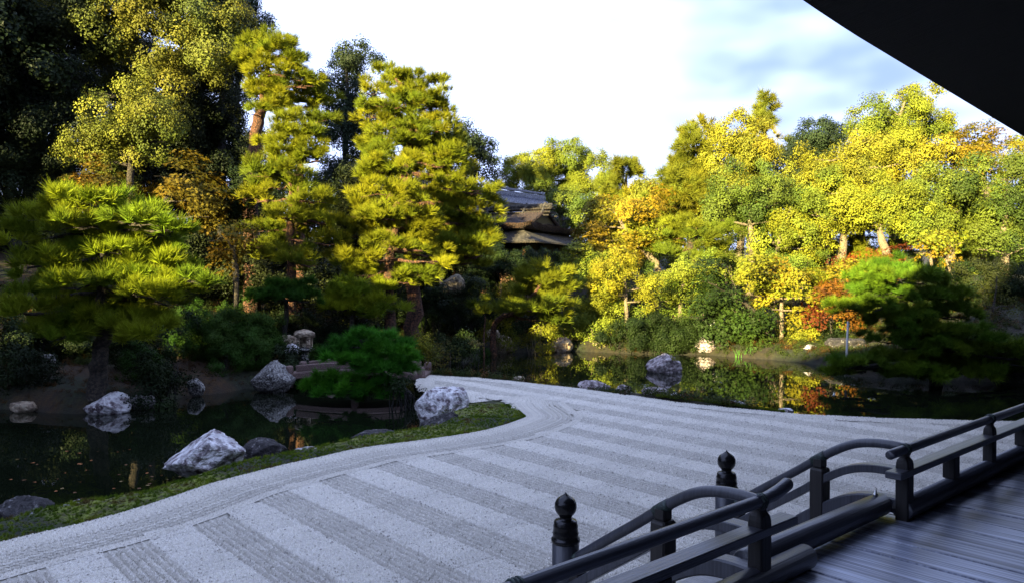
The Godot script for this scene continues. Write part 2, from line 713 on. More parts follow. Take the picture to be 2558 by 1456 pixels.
	var im3 := Image.create(512, 512, false, Image.FORMAT_RGB8)
	var im2 := Image.create(512, 512, false, Image.FORMAT_RGB8)
	var hm2 := Image.create(512, 512, false, Image.FORMAT_RGB8)
	for y in 512:
		for x in 512:
			var a := TAU * y / 512.0
			# long along v, narrow along u
			var s := wood_n.get_noise_3d(x * 2.4, cos(a) * 14, sin(a) * 14) * 0.5 + wood_n.get_noise_3d(x * 9.0 + 300, cos(a) * 9, sin(a) * 9) * 0.5
			var k := clampf(0.5 + s * 1.1, 0, 1)
			im.set_pixel(x, y, Color(0.70 + 0.30 * k, 0.70 + 0.29 * k, 0.70 + 0.28 * k))
			hm.set_pixel(x, y, Color(k, k, k))
			var kf := clampf(0.5 + s * 1.7, 0, 1)
			im3.set_pixel(x, y, Color(0.46 + 0.54 * kf, 0.47 + 0.53 * kf, 0.50 + 0.50 * kf))
			im2.set_pixel(y, x, Color(0.70 + 0.30 * k, 0.70 + 0.29 * k, 0.70 + 0.28 * k))
			hm2.set_pixel(y, x, Color(k, k, k))
	var wood_t2 := ImageTexture.create_from_image(im2)
	var wood_h2 := ImageTexture.create_from_image(hm2)
	var wood_t := ImageTexture.create_from_image(im)
	var wood_h := ImageTexture.create_from_image(hm)
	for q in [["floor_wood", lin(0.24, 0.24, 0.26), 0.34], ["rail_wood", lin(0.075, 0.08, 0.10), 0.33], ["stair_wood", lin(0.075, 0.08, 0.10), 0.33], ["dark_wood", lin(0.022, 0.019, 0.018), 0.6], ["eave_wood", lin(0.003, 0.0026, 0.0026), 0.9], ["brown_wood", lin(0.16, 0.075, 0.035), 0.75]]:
		var m := mat(q[1], q[2], wood_t, 1.0, wood_h, 0.25, false)
		m.uv1_scale = Vector3(1.6, 0.7, 0.7)
		if q[0] == "rail_wood":
			m.albedo_texture = wood_t2
			m.heightmap_texture = wood_h2
			m.uv1_scale = Vector3(0.35, 1.6, 1.6)
		M[q[0]] = m
	var floor_t := ImageTexture.create_from_image(im3)
	for v in 5:
		var m: StandardMaterial3D = M.floor_wood.duplicate()
		var t := 0.55 + 0.26 * v
		m.albedo_texture = floor_t
		m.uv1_scale = Vector3(0.6, 0.4, 0.4)
		m.heightmap_scale = 0.06
		m.albedo_color = lin(0.36 * t, 0.39 * t, 0.48 * t)
		m.uv1_offset = Vector3(0.37 * v, 0.21 * v, 0.43 * v)
		M["plank%d" % v] = m
	M.bronze = mat(lin(0.02, 0.02, 0.022), 0.22)
	M.bronze.metallic = 0.6
	M.copper = mat(lin(0.05, 0.085, 0.075), 0.6, grain, 3.0)
	M.bolt = mat(lin(0.5, 0.5, 0.5), 0.3)
	M.bolt.metallic = 1.0
	M.thatch = mat(lin(0.06, 0.036, 0.03), 0.95, noise_tex(61, 0.05, [Color(0.3, 0.27, 0.27), Color(0.7, 0.6, 0.55), Color(1.0, 0.9, 0.75)], [0.3, 0.5, 0.7], 512), 0.35, bark_b, 12.0)
	M.tile = mat(lin(0.20, 0.215, 0.29), 0.42, grain, 0.8)
	M.plaster = mat(lin(0.55, 0.5, 0.42), 0.9)
	M.shingle = mat(lin(0.07, 0.06, 0.05), 0.9, grain, 0.5, bark_b, 3.0)
	M.white_paint = mat(lin(0.6, 0.6, 0.6), 0.6)

	# leaves: mesh, spray size, clump size, density, sprays per clump
	var broad := broad_spray(64, 0.235, 0.075, 0.45)
	var fine_leaf := broad_spray(56, 0.22, 0.07, 0.1)
	var tiny := broad_spray(60, 0.22, 0.08, 0.0)
	var maple := maple_spray(40, 0.26)
	var tuft := needle_tuft(34, 0.022)
	var soft := needle_tuft(44, 0.026, 1.5)
	var base := {"pad": false, "outward": 0.8, "up": 0.5, "per": 9, "dens": 1.35, "lump": 4.5, "tall": 1.35}
	var add := func(called: String, d: Dictionary):
		var e := base.duplicate()
		e.merge(d, true)
		L[called] = e
	var c := func(r: float, g: float, b: float) -> Color: return Color(r, g, b)
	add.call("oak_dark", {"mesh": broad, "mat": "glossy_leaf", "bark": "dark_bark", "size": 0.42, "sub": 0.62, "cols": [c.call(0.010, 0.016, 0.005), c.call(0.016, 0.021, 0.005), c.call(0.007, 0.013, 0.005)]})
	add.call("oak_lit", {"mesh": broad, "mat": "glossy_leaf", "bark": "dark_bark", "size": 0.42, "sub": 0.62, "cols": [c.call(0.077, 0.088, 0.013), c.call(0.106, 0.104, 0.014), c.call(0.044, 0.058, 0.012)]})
	add.call("evergreen", {"mesh": fine_leaf, "mat": "glossy_leaf", "bark": "grey_bark", "size": 0.34, "sub": 0.48, "cols": [c.call(0.094, 0.104, 0.013), c.call(0.125, 0.127, 0.016), c.call(0.056, 0.072, 0.012)]})
	add.call("maple_orange", {"mesh": maple, "mat": "leaf", "bark": "grey_bark", "size": 0.42, "sub": 0.5, "up": 1.6, "dens": 0.95, "per": 7, "cols": [c.call(0.121, 0.065, 0.006), c.call(0.093, 0.065, 0.006), c.call(0.061, 0.053, 0.006)]})
	add.call("maple_yellow", {"mesh": maple, "mat": "leaf", "bark": "pale_bark", "size": 0.45, "sub": 0.55, "up": 1.6, "dens": 1.0, "per": 7, "cols": [c.call(0.151, 0.144, 0.009), c.call(0.126, 0.144, 0.011), c.call(0.172, 0.118, 0.008)]})
	add.call("maple_red", {"mesh": maple, "mat": "leaf", "bark": "grey_bark", "size": 0.40, "sub": 0.45, "up": 1.4, "dens": 1.1, "per": 7, "cols": [c.call(0.128, 0.035, 0.006), c.call(0.120, 0.061, 0.006), c.call(0.080, 0.020, 0.006)]})
	add.call("maple_green", {"mesh": maple, "mat": "leaf", "bark": "grey_bark", "size": 0.45, "sub": 0.55, "up": 1.6, "dens": 1.1, "per": 7, "cols": [c.call(0.018, 0.036, 0.006), c.call(0.026, 0.045, 0.007), c.call(0.015, 0.028, 0.006)]})
	add.call("wood_yellow", {"mesh": broad, "mat": "leaf", "bark": "pale_bark", "size": 0.42, "sub": 0.66, "per": 12, "cols": [c.call(0.160, 0.157, 0.014), c.call(0.122, 0.131, 0.016), c.call(0.182, 0.162, 0.013)]})
	add.call("wood_olive", {"mesh": broad, "mat": "leaf", "bark": "pale_bark", "size": 0.40, "sub": 0.6, "per": 12, "cols": [c.call(0.119, 0.139, 0.013), c.call(0.160, 0.169, 0.013), c.call(0.076, 0.105, 0.013)]})
	add.call("wood_green", {"mesh": broad, "mat": "glossy_leaf", "bark": "pale_bark", "size": 0.40, "sub": 0.58, "per": 11, "cols": [c.call(0.055, 0.084, 0.013), c.call(0.087, 0.111, 0.013), c.call(0.034, 0.056, 0.011)]})
	add.call("conifer", {"mesh": soft, "mat": "needle", "bark": "grey_bark", "size": 0.5, "sub": 0.6, "cols": [c.call(0.151, 0.144, 0.011), c.call(0.176, 0.158, 0.010), c.call(0.101, 0.119, 0.012)]})
	add.call("conifer_dark", {"mesh": broad, "mat": "glossy_leaf", "bark": "dark_bark", "size": 0.45, "sub": 0.55, "cols": [c.call(0.018, 0.030, 0.012), c.call(0.024, 0.036, 0.015), c.call(0.013, 0.022, 0.012)]})
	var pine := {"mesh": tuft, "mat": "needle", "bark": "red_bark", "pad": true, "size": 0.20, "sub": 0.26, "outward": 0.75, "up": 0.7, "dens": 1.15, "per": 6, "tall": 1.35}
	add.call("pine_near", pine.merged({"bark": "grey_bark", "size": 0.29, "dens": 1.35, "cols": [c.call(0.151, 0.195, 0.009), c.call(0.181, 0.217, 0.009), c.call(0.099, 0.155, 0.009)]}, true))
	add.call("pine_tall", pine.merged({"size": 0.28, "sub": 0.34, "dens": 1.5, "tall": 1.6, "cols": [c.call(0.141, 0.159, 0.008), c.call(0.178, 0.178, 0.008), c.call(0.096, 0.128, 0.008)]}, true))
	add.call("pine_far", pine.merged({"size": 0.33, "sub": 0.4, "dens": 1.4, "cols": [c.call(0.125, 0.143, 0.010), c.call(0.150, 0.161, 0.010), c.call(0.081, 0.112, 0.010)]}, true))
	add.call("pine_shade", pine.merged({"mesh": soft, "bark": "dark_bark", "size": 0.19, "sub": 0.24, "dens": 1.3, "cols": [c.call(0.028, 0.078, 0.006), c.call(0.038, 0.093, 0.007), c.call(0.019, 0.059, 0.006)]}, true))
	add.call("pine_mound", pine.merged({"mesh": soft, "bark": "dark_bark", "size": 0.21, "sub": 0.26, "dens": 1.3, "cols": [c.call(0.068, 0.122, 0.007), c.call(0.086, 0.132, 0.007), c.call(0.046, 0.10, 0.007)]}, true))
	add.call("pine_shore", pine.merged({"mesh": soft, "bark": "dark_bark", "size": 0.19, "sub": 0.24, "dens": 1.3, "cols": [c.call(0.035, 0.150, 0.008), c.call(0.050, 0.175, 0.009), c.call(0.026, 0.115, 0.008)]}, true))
	add.call("azalea", {"mesh": tiny, "mat": "leaf", "bark": "dark_bark", "size": 0.15, "sub": 0.20, "dens": 1.4, "per": 7, "up": 0.3, "outward": 1.2, "cols": [c.call(0.015, 0.043, 0.004), c.call(0.020, 0.051, 0.005), c.call(0.024, 0.049, 0.005)]})
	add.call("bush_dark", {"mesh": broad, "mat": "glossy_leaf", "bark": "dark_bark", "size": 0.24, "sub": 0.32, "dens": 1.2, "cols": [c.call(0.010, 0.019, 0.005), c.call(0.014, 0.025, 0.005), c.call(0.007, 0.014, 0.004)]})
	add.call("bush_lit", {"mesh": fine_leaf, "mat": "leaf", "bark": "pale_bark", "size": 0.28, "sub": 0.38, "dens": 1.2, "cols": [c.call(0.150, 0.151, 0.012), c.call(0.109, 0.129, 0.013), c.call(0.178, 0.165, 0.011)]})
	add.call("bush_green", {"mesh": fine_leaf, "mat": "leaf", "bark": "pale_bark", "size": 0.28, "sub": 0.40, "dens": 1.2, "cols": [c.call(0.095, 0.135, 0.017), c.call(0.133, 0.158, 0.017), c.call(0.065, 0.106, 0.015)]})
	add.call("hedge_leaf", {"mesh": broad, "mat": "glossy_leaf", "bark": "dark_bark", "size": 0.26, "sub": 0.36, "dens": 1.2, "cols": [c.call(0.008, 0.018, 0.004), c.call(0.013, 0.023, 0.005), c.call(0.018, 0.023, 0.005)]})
	add.call("twig", {"mesh": maple, "mat": "leaf", "bark": "grey_bark", "size": 0.22, "sub": 0.5, "dens": 0.12, "per": 4, "cols": [c.call(0.070, 0.055, 0.009), c.call(0.045, 0.050, 0.009)]})
	add.call("moss", {"mesh": soft, "mat": "needle", "bark": "dark_bark", "size": 0.05, "sub": 0.1, "cols": [c.call(0.085, 0.136, 0.010)]})


# ---------- ground, water, gravel ----------
func px_line(list: Array, h: float) -> PackedVector2Array:
	var out := PackedVector2Array()
	for i in range(0, list.size(), 2):
		out.append(on2(list[i], list[i + 1], h))
	return out

func build_outlines():
	hill.seed = 17
	hill.frequency = 0.12
	hill.fractal_octaves = 3
	pond = px_line([-500, 1440, -200, 1388, 0, 1332, 110, 1303, 200, 1284, 300, 1270, 400, 1242, 480, 1215, 540, 1196, 600, 1179, 720, 1156, 860, 1122, 990, 1102, 1055, 1088, 1075, 1058, 1040, 1035, 1035, 1010, 1040, 985, 1030, 962, 1044, 960,
		1075, 960, 1200, 969, 1300, 980, 1450, 999, 1600, 1015, 1690, 1026, 1800, 1042, 1900, 1058, 2000, 1071, 2200, 1083, 2400, 1089, 2800, 1097, 3000, 1010, 2800, 960, 2558, 958, 2400, 950, 2250, 950, 2130, 938, 2060, 915, 2000, 905, 1920, 898, 1840, 893, 1760, 886,
		1700, 886, 1600, 884, 1500, 880, 1400, 876, 1300, 880, 1220, 882, 1190, 895, 1150, 908, 1100, 915, 1060, 912, 900, 912, 780, 918, 735, 930, 730, 965, 620, 970, 540, 985, 480, 985, 420, 1000, 380, 1014, 310, 1030, 200, 1035, 100, 1030, 0, 1022, -200, 1022, -500, 1040], WATER)
	moss_edge = px_line([-700, 1560, -400, 1462, -200, 1408, 0, 1357, 90, 1335, 200, 1310, 330, 1275, 450, 1236, 520, 1212, 600, 1190, 720, 1160, 800, 1143, 900, 1121, 1060, 1100, 1180, 1082, 1250, 1066, 1295, 1051, 1316, 1041, 1306, 1030, 1292, 1018, 1285, 1007], 0.0)
	# round the corners of the traced edge
	var fine := PackedVector2Array()
	for i in moss_edge.size() - 1:
		var a := moss_edge[maxi(i - 1, 0)]
		var d := moss_edge[mini(i + 2, moss_edge.size() - 1)]
		for k in 4:
			fine.append(moss_edge[i].cubic_interpolate(moss_edge[i + 1], a, d, k / 4.0))
	fine.append(moss_edge[-1])
	moss_edge = fine
	court = moss_edge.duplicate()
	court.append_array(px_line([1255, 998, 1215, 994, 1180, 994, 1172, 1004, 1120, 990, 1046, 976, 1040, 958, 1050, 942, 1070, 938, 1200, 945, 1300, 955, 1450, 972, 1600, 992, 1700, 1007, 1850, 1022, 2000, 1036, 2200, 1046, 2400, 1051, 2750, 1058], 0.0))
	for p in [Vector2(22, -11), Vector2(30, 4), Vector2(-14, 4), Vector2(-11, -3)]:
		court.append(p)

func build_ground():
	var xs := []
	var zs := []
	var x := -48.0
	while x < 46:
		xs.append(x)
		x += 0.3 if x > -16 and x < 20 else 0.7
	var z := 6.0
	while z > -62:
		zs.append(z)
		z -= 0.3 if z > -34 else 0.8
	for e in [60.0, 85.0, 130.0, 220.0, 420.0]:
		xs.append(e)
		xs.push_front(-e)
		zs.push_front(e - 40.0)
		zs.append(-e - 10.0)
	var st := SurfaceTool.new()
	st.begin(Mesh.PRIMITIVE_TRIANGLES)
	st.set_smooth_group(0)
	var patch := FastNoiseLite.new()
	patch.seed = 71
	patch.frequency = 0.35
	patch.fractal_octaves = 4
	for j in zs.size():
		for i in xs.size():
			var px: float = xs[i]
			var pz: float = zs[j]
			var h := ground(px, pz)
			var v := patch.get_noise_2d(px, pz)
			var moss := Color(0.014, 0.022, 0.004)
			var soil := Color(0.036, 0.016, 0.003) if px < -4.5 else Color(0.022, 0.018, 0.005)
			var col := moss.lerp(soil, smoothstep(-0.3, 0.15, v))
			var p := Vector2(px, pz)
			if dist_line(p, moss_edge, false) < 2.6:
				col = moss.lerp(Color(0.13, 0.16, 0.014), smoothstep(-0.2, 0.3, v))
			if h < WATER - 0.03:
				col = Color(0.012, 0.012, 0.008)
			st.set_color(col)
			st.set_uv(Vector2(px, pz))
			st.add_vertex(Vector3(px, h, pz))
	var w := xs.size()
	for j in zs.size() - 1:
		for i in w - 1:
			var a := j * w + i
			for q in [a, a + w, a + 1, a + 1, a + w, a + w + 1]:
				st.add_index(q)
	st.generate_normals()
	var o := part("ground", st.commit(), M.earth, self, "structure")
	tag(o, "mossy earth banks and wooded rise around the pond", "ground")

	var wb := Buf.new()
	wb.quad(Vector3(-45, WATER, -2), Vector3(45, WATER, -2), Vector3(45, WATER, -42), Vector3(-45, WATER, -42))
	var wo := part("water", wb.done(), M.water, self, "structure")
	tag(wo, "still dark pond water reflecting the garden trees", "water")

	var gb := Buf.new()
	var idx := Geometry2D.triangulate_polygon(court)
	for i in range(0, idx.size(), 3):
		var t := []
		for k in 3:
			var p := court[idx[i + k]]
			t.append(Vector3(p.x, -0.085, p.y))
		gb.tri(t[0], t[1], t[2])
	for i in court.size():
		var a := court[i]
		var b := court[(i + 1) % court.size()]
		gb.quad(Vector3(a.x, -0.085, a.y), Vector3(b.x, -0.085, b.y), Vector3(b.x, -0.2, b.y), Vector3(a.x, -0.2, a.y))
	go = part("gravel_court", gb.done(), M.gravel_base, self, "structure")
	tag(go, "broad court of raked white gravel beside the pond", "gravel court")


# a patch of loose stones; raked: ridges along its length
func stone_patch(w: float, ln: float, pitch: float, ridges: Array, size := 1.0, tall := 0.8) -> ArrayMesh:
	var b := Buf.new(true)
	var nx := int(w / pitch)
	var nz := int(ln / pitch)
	var hgt := func(u: float) -> float:
		if ridges.is_empty():
			return 0.0
		var lo: float = ridges[2]
		var hi: float = ridges[3]
		if u < lo or u > hi:
			return 0.0
		var hy: float = -ridges[1] * (0.5 - 0.5 * cos(TAU * (u - lo) / (hi - lo) * ridges[0]))
		return hy
	b.col = Color(0.7, 0.69, 0.67)
	var strips := 60 if ridges.size() else 1
	for i in strips:
		var ua := float(i) / strips
		var ub := float(i + 1) / strips
		var ya: float = hgt.call(ua) - 0.004
		var yb: float = hgt.call(ub) - 0.004
		b.quad(Vector3((ua - 0.5) * w, ya, -ln / 2), Vector3((ub - 0.5) * w, yb, -ln / 2), Vector3((ub - 0.5) * w, yb, ln / 2), Vector3((ua - 0.5) * w, ya, ln / 2))
	for i in nx:
		for k in nz:
			var c := Vector3((i + rf(-0.1, 1.1)) * pitch - w / 2, 0, (k + rf(-0.1, 1.1)) * pitch - ln / 2)
			var u := c.x / w + 0.5
			c.y = hgt.call(u) + rf(-0.004, 0.005)
			var r := pitch * rf(0.5, 0.95) * size
			var a := rf(0, TAU)
			var top := c + Vector3(rf(-0.4, 0.4) * r, r * rf(0.5, 1.0) * tall, rf(-0.4, 0.4) * r)
			var g := rf(0.78, 1.12) if rf(0, 1) < 0.96 else rf(0.35, 0.6)
			b.col = Color(g, g * rf(0.97, 1.0), g * rf(0.93, 1.0))
			var ring := []
			for q in 5:
				var t := a + TAU * q / 5
				ring.append(c + Vector3(cos(t) * r * rf(0.7, 1.1), -0.008, sin(t) * r * rf(0.7, 1.1)))
			for q in 5:
				b.tri(top, ring[(q + 1) % 5], ring[q])
	return b.done()

func build_gravel():
	var dv := Vector2(veranda.basis.x.x, veranda.basis.x.z)
	var ds := Vector2(-veranda.basis.z.x, -veranda.basis.z.z)
	var period := 0.912
	var ref := on2(1519.8, 1085.8, 0.0)
	var u0 := ref.dot(dv)
	var flat := []
	var raked := []
	var cw := period / 2
	var cl := 0.26
	for i in 4:
		flat.append(stone_patch(cw, cl, 0.017, [], 1.0, 0.45))
		raked.append(stone_patch(cw, cl, 0.019, [6.0, 0.058, 0.0, 1.0], 0.8, 1.0))
	var rough := stone_patch(cw, cl, 0.02, [])
	var where := []
	var tints := []
	for k in 9:
		where.append([])
		tints.append([])
	for iu in range(-34, 40):
		for iv in range(-10, 100):
			var dark := posmod(iu, 2) == 1
			var c := dv * (u0 + (iu + 0.5) * cw) + ds * ((iv + 0.5) * cl)
			if not inside(c, court) or -c.y < 1.2 or absf(c.x) > 4.0 - c.y * 0.85:
				continue
			var e := dist_line(c, moss_edge, false)
			if e < 0.94 and not (c.distance_to(moss_edge[-1]) < e + 0.12 and dist_line(c, court, true) > 0.1):
				continue
			var back := dist_line(c, court, true)
			var turn := Basis(Vector3.UP, veranda.basis.get_euler().y + (PI if rng.randi() % 2 else 0.0))
			var kind := rng.randi() % 4 + (4 if dark else 0)
			if back < 0.22 and e > 1.2:
				continue
			where[kind].append(Transform3D(turn, Vector3(c.x, 0.008 + 0.0008 * (posmod(iu, 3) + posmod(iv, 2) * 3), c.y)))
			var t := rf(0.94, 1.05)
			tints[kind].append(Color(t, t, t))
	for k in 4:
		scatter("smooth_gravel", flat[k], M.gravel, where[k], tints[k], go, "stuff")
		scatter("raked_gravel", raked[k], M.gravel, where[4 + k], tints[4 + k], go, "stuff")
	for i in range(moss_edge.size() - 1, court.size() - 5):
		var a := court[i]
		var b := court[i + 1]
		var d := (b - a).normalized()
		var nrm := Vector2(d.y, -d.x)
		if not inside((a + b) / 2 + nrm * 0.1, court):
			nrm = -nrm
		var t := 0.0
		while t < (b - a).length():
			var p := a + d * t + nrm * 0.2
			var x := Vector3(nrm.x, 0, nrm.y)
			where[8].append(Transform3D(Basis(x, Vector3.UP, x.cross(Vector3.UP)), Vector3(p.x + rf(-0.03, 0.03), 0.014 + rf(0, 0.004), p.y + rf(-0.03, 0.03))))
			tints[8].append(Color.WHITE * rf(0.94, 1.03))
			t += 0.2
	for k in 420:
		var p := on2(rf(1165, 1345), rf(992, 1026), 0.0)
		if inside(p, court) and dist_line(p, court, true) > 0.1 and dist_line(p, moss_edge.slice(0, moss_edge.size() - 9), false) > 0.7:
			where[8].append(Transform3D(Basis(Vector3.UP, rf(0, TAU)), Vector3(p.x, rf(-0.012, -0.002), p.y)))
			tints[8].append(Color.WHITE * rf(0.94, 1.03))
	scatter("rough_gravel", rough, M.gravel, where[8], tints[8], go, "stuff")
	# the raked border that follows the mossy edge
	var border := stone_patch(1.06, 0.2, 0.018, [6.0, 0.050, 0.36, 0.88], 0.8, 1.0)
	var bw := []
	var bt := []
	var carry := 0.0
	for i in moss_edge.size() - 1:
		var a := moss_edge[i]
		var b := moss_edge[i + 1]
		var ln := (b - a).length()
		var t := carry
		while t < ln:
			var p := a.lerp(b, t / ln)
			var d := (b - a).normalized()
			if i > 0 and i < moss_edge.size() - 2:
				var d0 := (a - moss_edge[i - 1]).normalized()
				var d2 := (moss_edge[i + 2] - b).normalized()
				d = (d0.lerp(d, minf(1.0, t / ln * 2)) if t / ln < 0.5 else d.lerp(d2, t / ln * 2 - 1) ).normalized()
			# the court lies on the far side of d from the pond
			var nrm := Vector2(d.y, -d.x)
			if not inside(p + nrm * 0.3, court):
				nrm = -nrm
			if -p.y > 1.5:
				var x := Vector3(nrm.x, 0, nrm.y)
				var zz := x.cross(Vector3.UP)
				bw.append(Transform3D(Basis(x, Vector3.UP, zz), Vector3(p.x + nrm.x * 0.52, 0.012 + 0.0012 * (bw.size() % 3), p.y + nrm.y * 0.52)))
				var v := rf(0.95, 1.05)
				bt.append(Color(v, v, v))
			t += 0.13 if i < moss_edge.size() - 22 else 0.06
		carry = t - ln
	var rb := Buf.new()
	rb.col = Color(0.72, 0.71, 0.69)
	for i in range(1, moss_edge.size() - 2):
		var q := []
		for k in 2:
			var d := (moss_edge[i + k + 1] - moss_edge[i + k - 1]).normalized()
			var nrm := Vector2(d.y, -d.x)
			if not inside(moss_edge[i + k] + nrm * 0.3, court):
				nrm = -nrm
			for e in [1.03, 1.15]:
				var p: Vector2 = moss_edge[i + k] + nrm * e
				q.append(Vector3(p.x, 0.009 if e < 1.1 else -0.075, p.y))
		rb.quad(q[0], q[1], q[3], q[2])
	part("border_edge", rb.done(), M.gravel, go, "stuff")
	scatter("gravel_border", border, M.gravel, bw, bt, go, "stuff")


# ---------- veranda, railing, stairs ----------
# local axes of the veranda: x along the railing, y up from the gravel, z towards the house; the railing stands at z = 0
const FLOOR := 0.85
const GAP0 := 3.84
const GAP1 := 5.80

func along_x(x0: float, x1: float, y: float, z: float) -> Transform3D:
	return Transform3D(Basis(Vector3.UP, PI / 2), Vector3((x0 + x1) / 2, y, z))

func post_profile(y0: float, w: float, shoulder: float, top: float) -> Array:
	return [Vector2(w, y0), Vector2(w, shoulder - 0.075), Vector2(w * 0.97, shoulder - 0.045), Vector2(w * 0.86, shoulder - 0.018), Vector2(w * 0.62, shoulder), Vector2(w * 0.55, shoulder + 0.012), Vector2(w * 0.66, shoulder + 0.022), Vector2(w * 0.66, top)]

func rail_curve(offset: float) -> Array:
	var out := []
	for q in [[2.26, -1.215], [2.36, -1.208], [2.48, -1.210], [2.60, -1.228], [2.70, -1.262], [2.80, -1.315], [2.93, -1.398], [3.13, -1.542], [3.37, -1.705], [3.70, -1.935]]:
		out.append(Vector3(0, 2.6 + q[1] - offset, 2.28 - q[0]))
	return out

func shifted(pts: Array, by: Vector3) -> Array:
	var out := []
	for p in pts:
		out.append(p + by)
	return out

func same(v: float, n: int) -> Array:
	var out := []
	for i in n:
		out.append(v)
	return out

func build_railing(called: String, label: String, x0: float, x1: float, posts: Array, struts: Array, tip: float):
	var o := thing(called, label, "railing", veranda * Transform3D(Basis(), Vector3(posts[0], FLOOR, 0)))
	var off := Vector3(-posts[0], -FLOOR, 0)
	var b := Buf.new()
	var pts := []
	var n := 14
	for i in n + 1:
		pts.append(Vector3(lerpf(x0, x1, i / float(n)), 1.36, 0))
	var rad := same(0.035, n + 1)
	if tip > 0:
		pts[n] = Vector3(x1 - 0.30, 1.36, 0)
		for q in [[0.2, 0.008], [0.1, 0.024], [0.02, 0.045], [0.0, 0.05]]:
			pts.append(Vector3(x1 - q[0], 1.36 + q[1], 0))
			rad.append(0.037 if q[0] > 0.0 else 0.026)
	else:
		pts.push_front(Vector3(x0 - 0.06, 1.355, 0))
		rad.push_front(0.031)
	b.tube(shifted(pts, off), rad, 16)
	part("top_rail", b.done(), M.rail_wood, o)
	b = Buf.new(true)
	b.bar(Transform3D(Basis(), off) * along_x(x0, x1, 1.2, 0), Vector3(0.115, 0.05, x1 - x0), 0.006)
	part("middle_rail", b.done(), M.rail_wood, o)
	b = Buf.new()
	var e: float = 0.22 if tip > 0 else 0.0
	var xb: float = x0 if tip > 0 else posts[0] - 0.04
	b.tube(shifted([Vector3(xb, FLOOR + 0.075, 0), Vector3((x0 + x1) / 2, FLOOR + 0.076, 0), Vector3(x1 + e - 0.02, FLOOR + 0.075, 0.0), Vector3(x1 + e, FLOOR + 0.075, 0.0)], off), [0.074, 0.075, 0.074, 0.064], 18)
	part("base_rail", b.done(), M.rail_wood, o)
	for x in posts:
		b = Buf.new(true)
		var wide := 0.054 if absf(x - GAP0) < 0.01 or absf(x - GAP1) < 0.01 else 0.049
		b.post(post_profile(FLOOR, wide, 1.302, 1.335), Vector3(x, 0, 0) + off)
		part("post", b.done(), M.dark_wood, o)
		b = Buf.new()
		for k in 3:
			var loop := []
			for q in 13:
				var a := TAU * q / 12.0
				loop.append(Vector3(x - 0.02 + 0.02 * k, 1.36 + 0.039 * sin(a), 0.039 * cos(a)) + off)
			b.tube(loop, same(0.006, 13), 6, false)
		part("binding", b.done(), M.copper, o)
	for x in struts:
		b = Buf.new(true)
		b.bar(Transform3D(Basis(Vector3.RIGHT, PI / 2), Vector3(x, (FLOOR + 0.15 + 1.171) / 2, 0) + off), Vector3(0.12, 0.09, 1.171 - FLOOR - 0.15), 0.006)
		part("strut", b.done(), M.dark_wood, o)

func build_stair_railing(label: String, x: float, side: float):
	var o := thing("stair_railing", label, "railing", veranda * Transform3D(Basis(), Vector3(x, 0, -1.5)), "railings of the stairs")
	var off := Vector3(0, 0, 1.5)
	var b := Buf.new()
	var c := rail_curve(0.02)
	var fine := []
	for i in c.size() - 1:
		for k in 3:
			fine.append(c[i].cubic_interpolate(c[i + 1], c[maxi(i - 1, 0)], c[mini(i + 2, c.size() - 1)], k / 3.0) + off)
	fine.append(c[-1] + off)
	b.tube(fine, same(0.034, fine.size()), 16)
	part("top_rail", b.done(), M.stair_wood, o)
	b = Buf.new(true)
	b.strip(shifted(fine, Vector3(0, -0.185, 0)), Vector3.RIGHT, 0.055, 0.030)
	part("middle_rail", b.done(), M.stair_wood, o)
	b = Buf.new(true)
	b.strip(shifted(fine, Vector3(0, -0.43, 0)), Vector3.RIGHT, 0.06, 0.055)
	part("base_rail", b.done(), M.stair_wood, o)
	# copper sleeves where the bent rail meets the straight one, and at its foot
	b = Buf.new()
	b.tube([fine[17], fine[18], fine[19]], [0.037, 0.038, 0.037], 14)
	part("sleeve", b.done(), M.copper, o)
	b = Buf.new()
	b.tube([fine[-1] - Vector3(0, -0.03, -0.05), fine[-1]], [0.038, 0.040], 14)
	part("sleeve", b.done(), M.copper, o)
	b = Buf.new(true)
	b.post([Vector2(0.066, -0.05), Vector2(0.066, 1.06), Vector2(0.064, 1.09), Vector2(0.056, 1.105), Vector2(0.040, 1.108), Vector2(0.044, 1.118), Vector2(0.044, 1.175)], Vector3(0, 0.0, -0.65) + off)
	part("post", b.done(), M.dark_wood, o)
	b = Buf.new(true)
	b.post([Vector2(0.05, -0.05), Vector2(0.05, 0.62)], Vector3(0, 0, -1.38) + off)
	part("post", b.done(), M.dark_wood, o)
	var nz := -1.5
	b = Buf.new()
	b.lathe([Vector2(0.098, -0.08), Vector2(0.097, 0.3), Vector2(0.095, 0.752)], Vector3(0, 0, nz) + off, 28)
	var nw := part("newel", b.done(), M.stair_wood, o)
	b = Buf.new()
	b.lathe([Vector2(0.098, 0.745), Vector2(0.102, 0.755), Vector2(0.102, 0.772), Vector2(0.094, 0.778), Vector2(0.090, 0.80), Vector2(0.094, 0.812), Vector2(0.089, 0.822), Vector2(0.087, 0.855), Vector2(0.089, 0.862), Vector2(0.084, 0.872), Vector2(0.083, 0.888), Vector2(0.074, 0.902), Vector2(0.048, 0.909), Vector2(0.043, 0.918), Vector2(0.045, 0.930), Vector2(0.062, 0.948),
		Vector2(0.075, 0.972), Vector2(0.079, 0.998), Vector2(0.076, 1.022), Vector2(0.064, 1.046), Vector2(0.046, 1.062), Vector2(0.026, 1.074), Vector2(0.010, 1.086), Vector2(0.002, 1.098)], Vector3(0, 0, nz) + off, 28)
	part("finial", b.done(), M.bronze, nw)

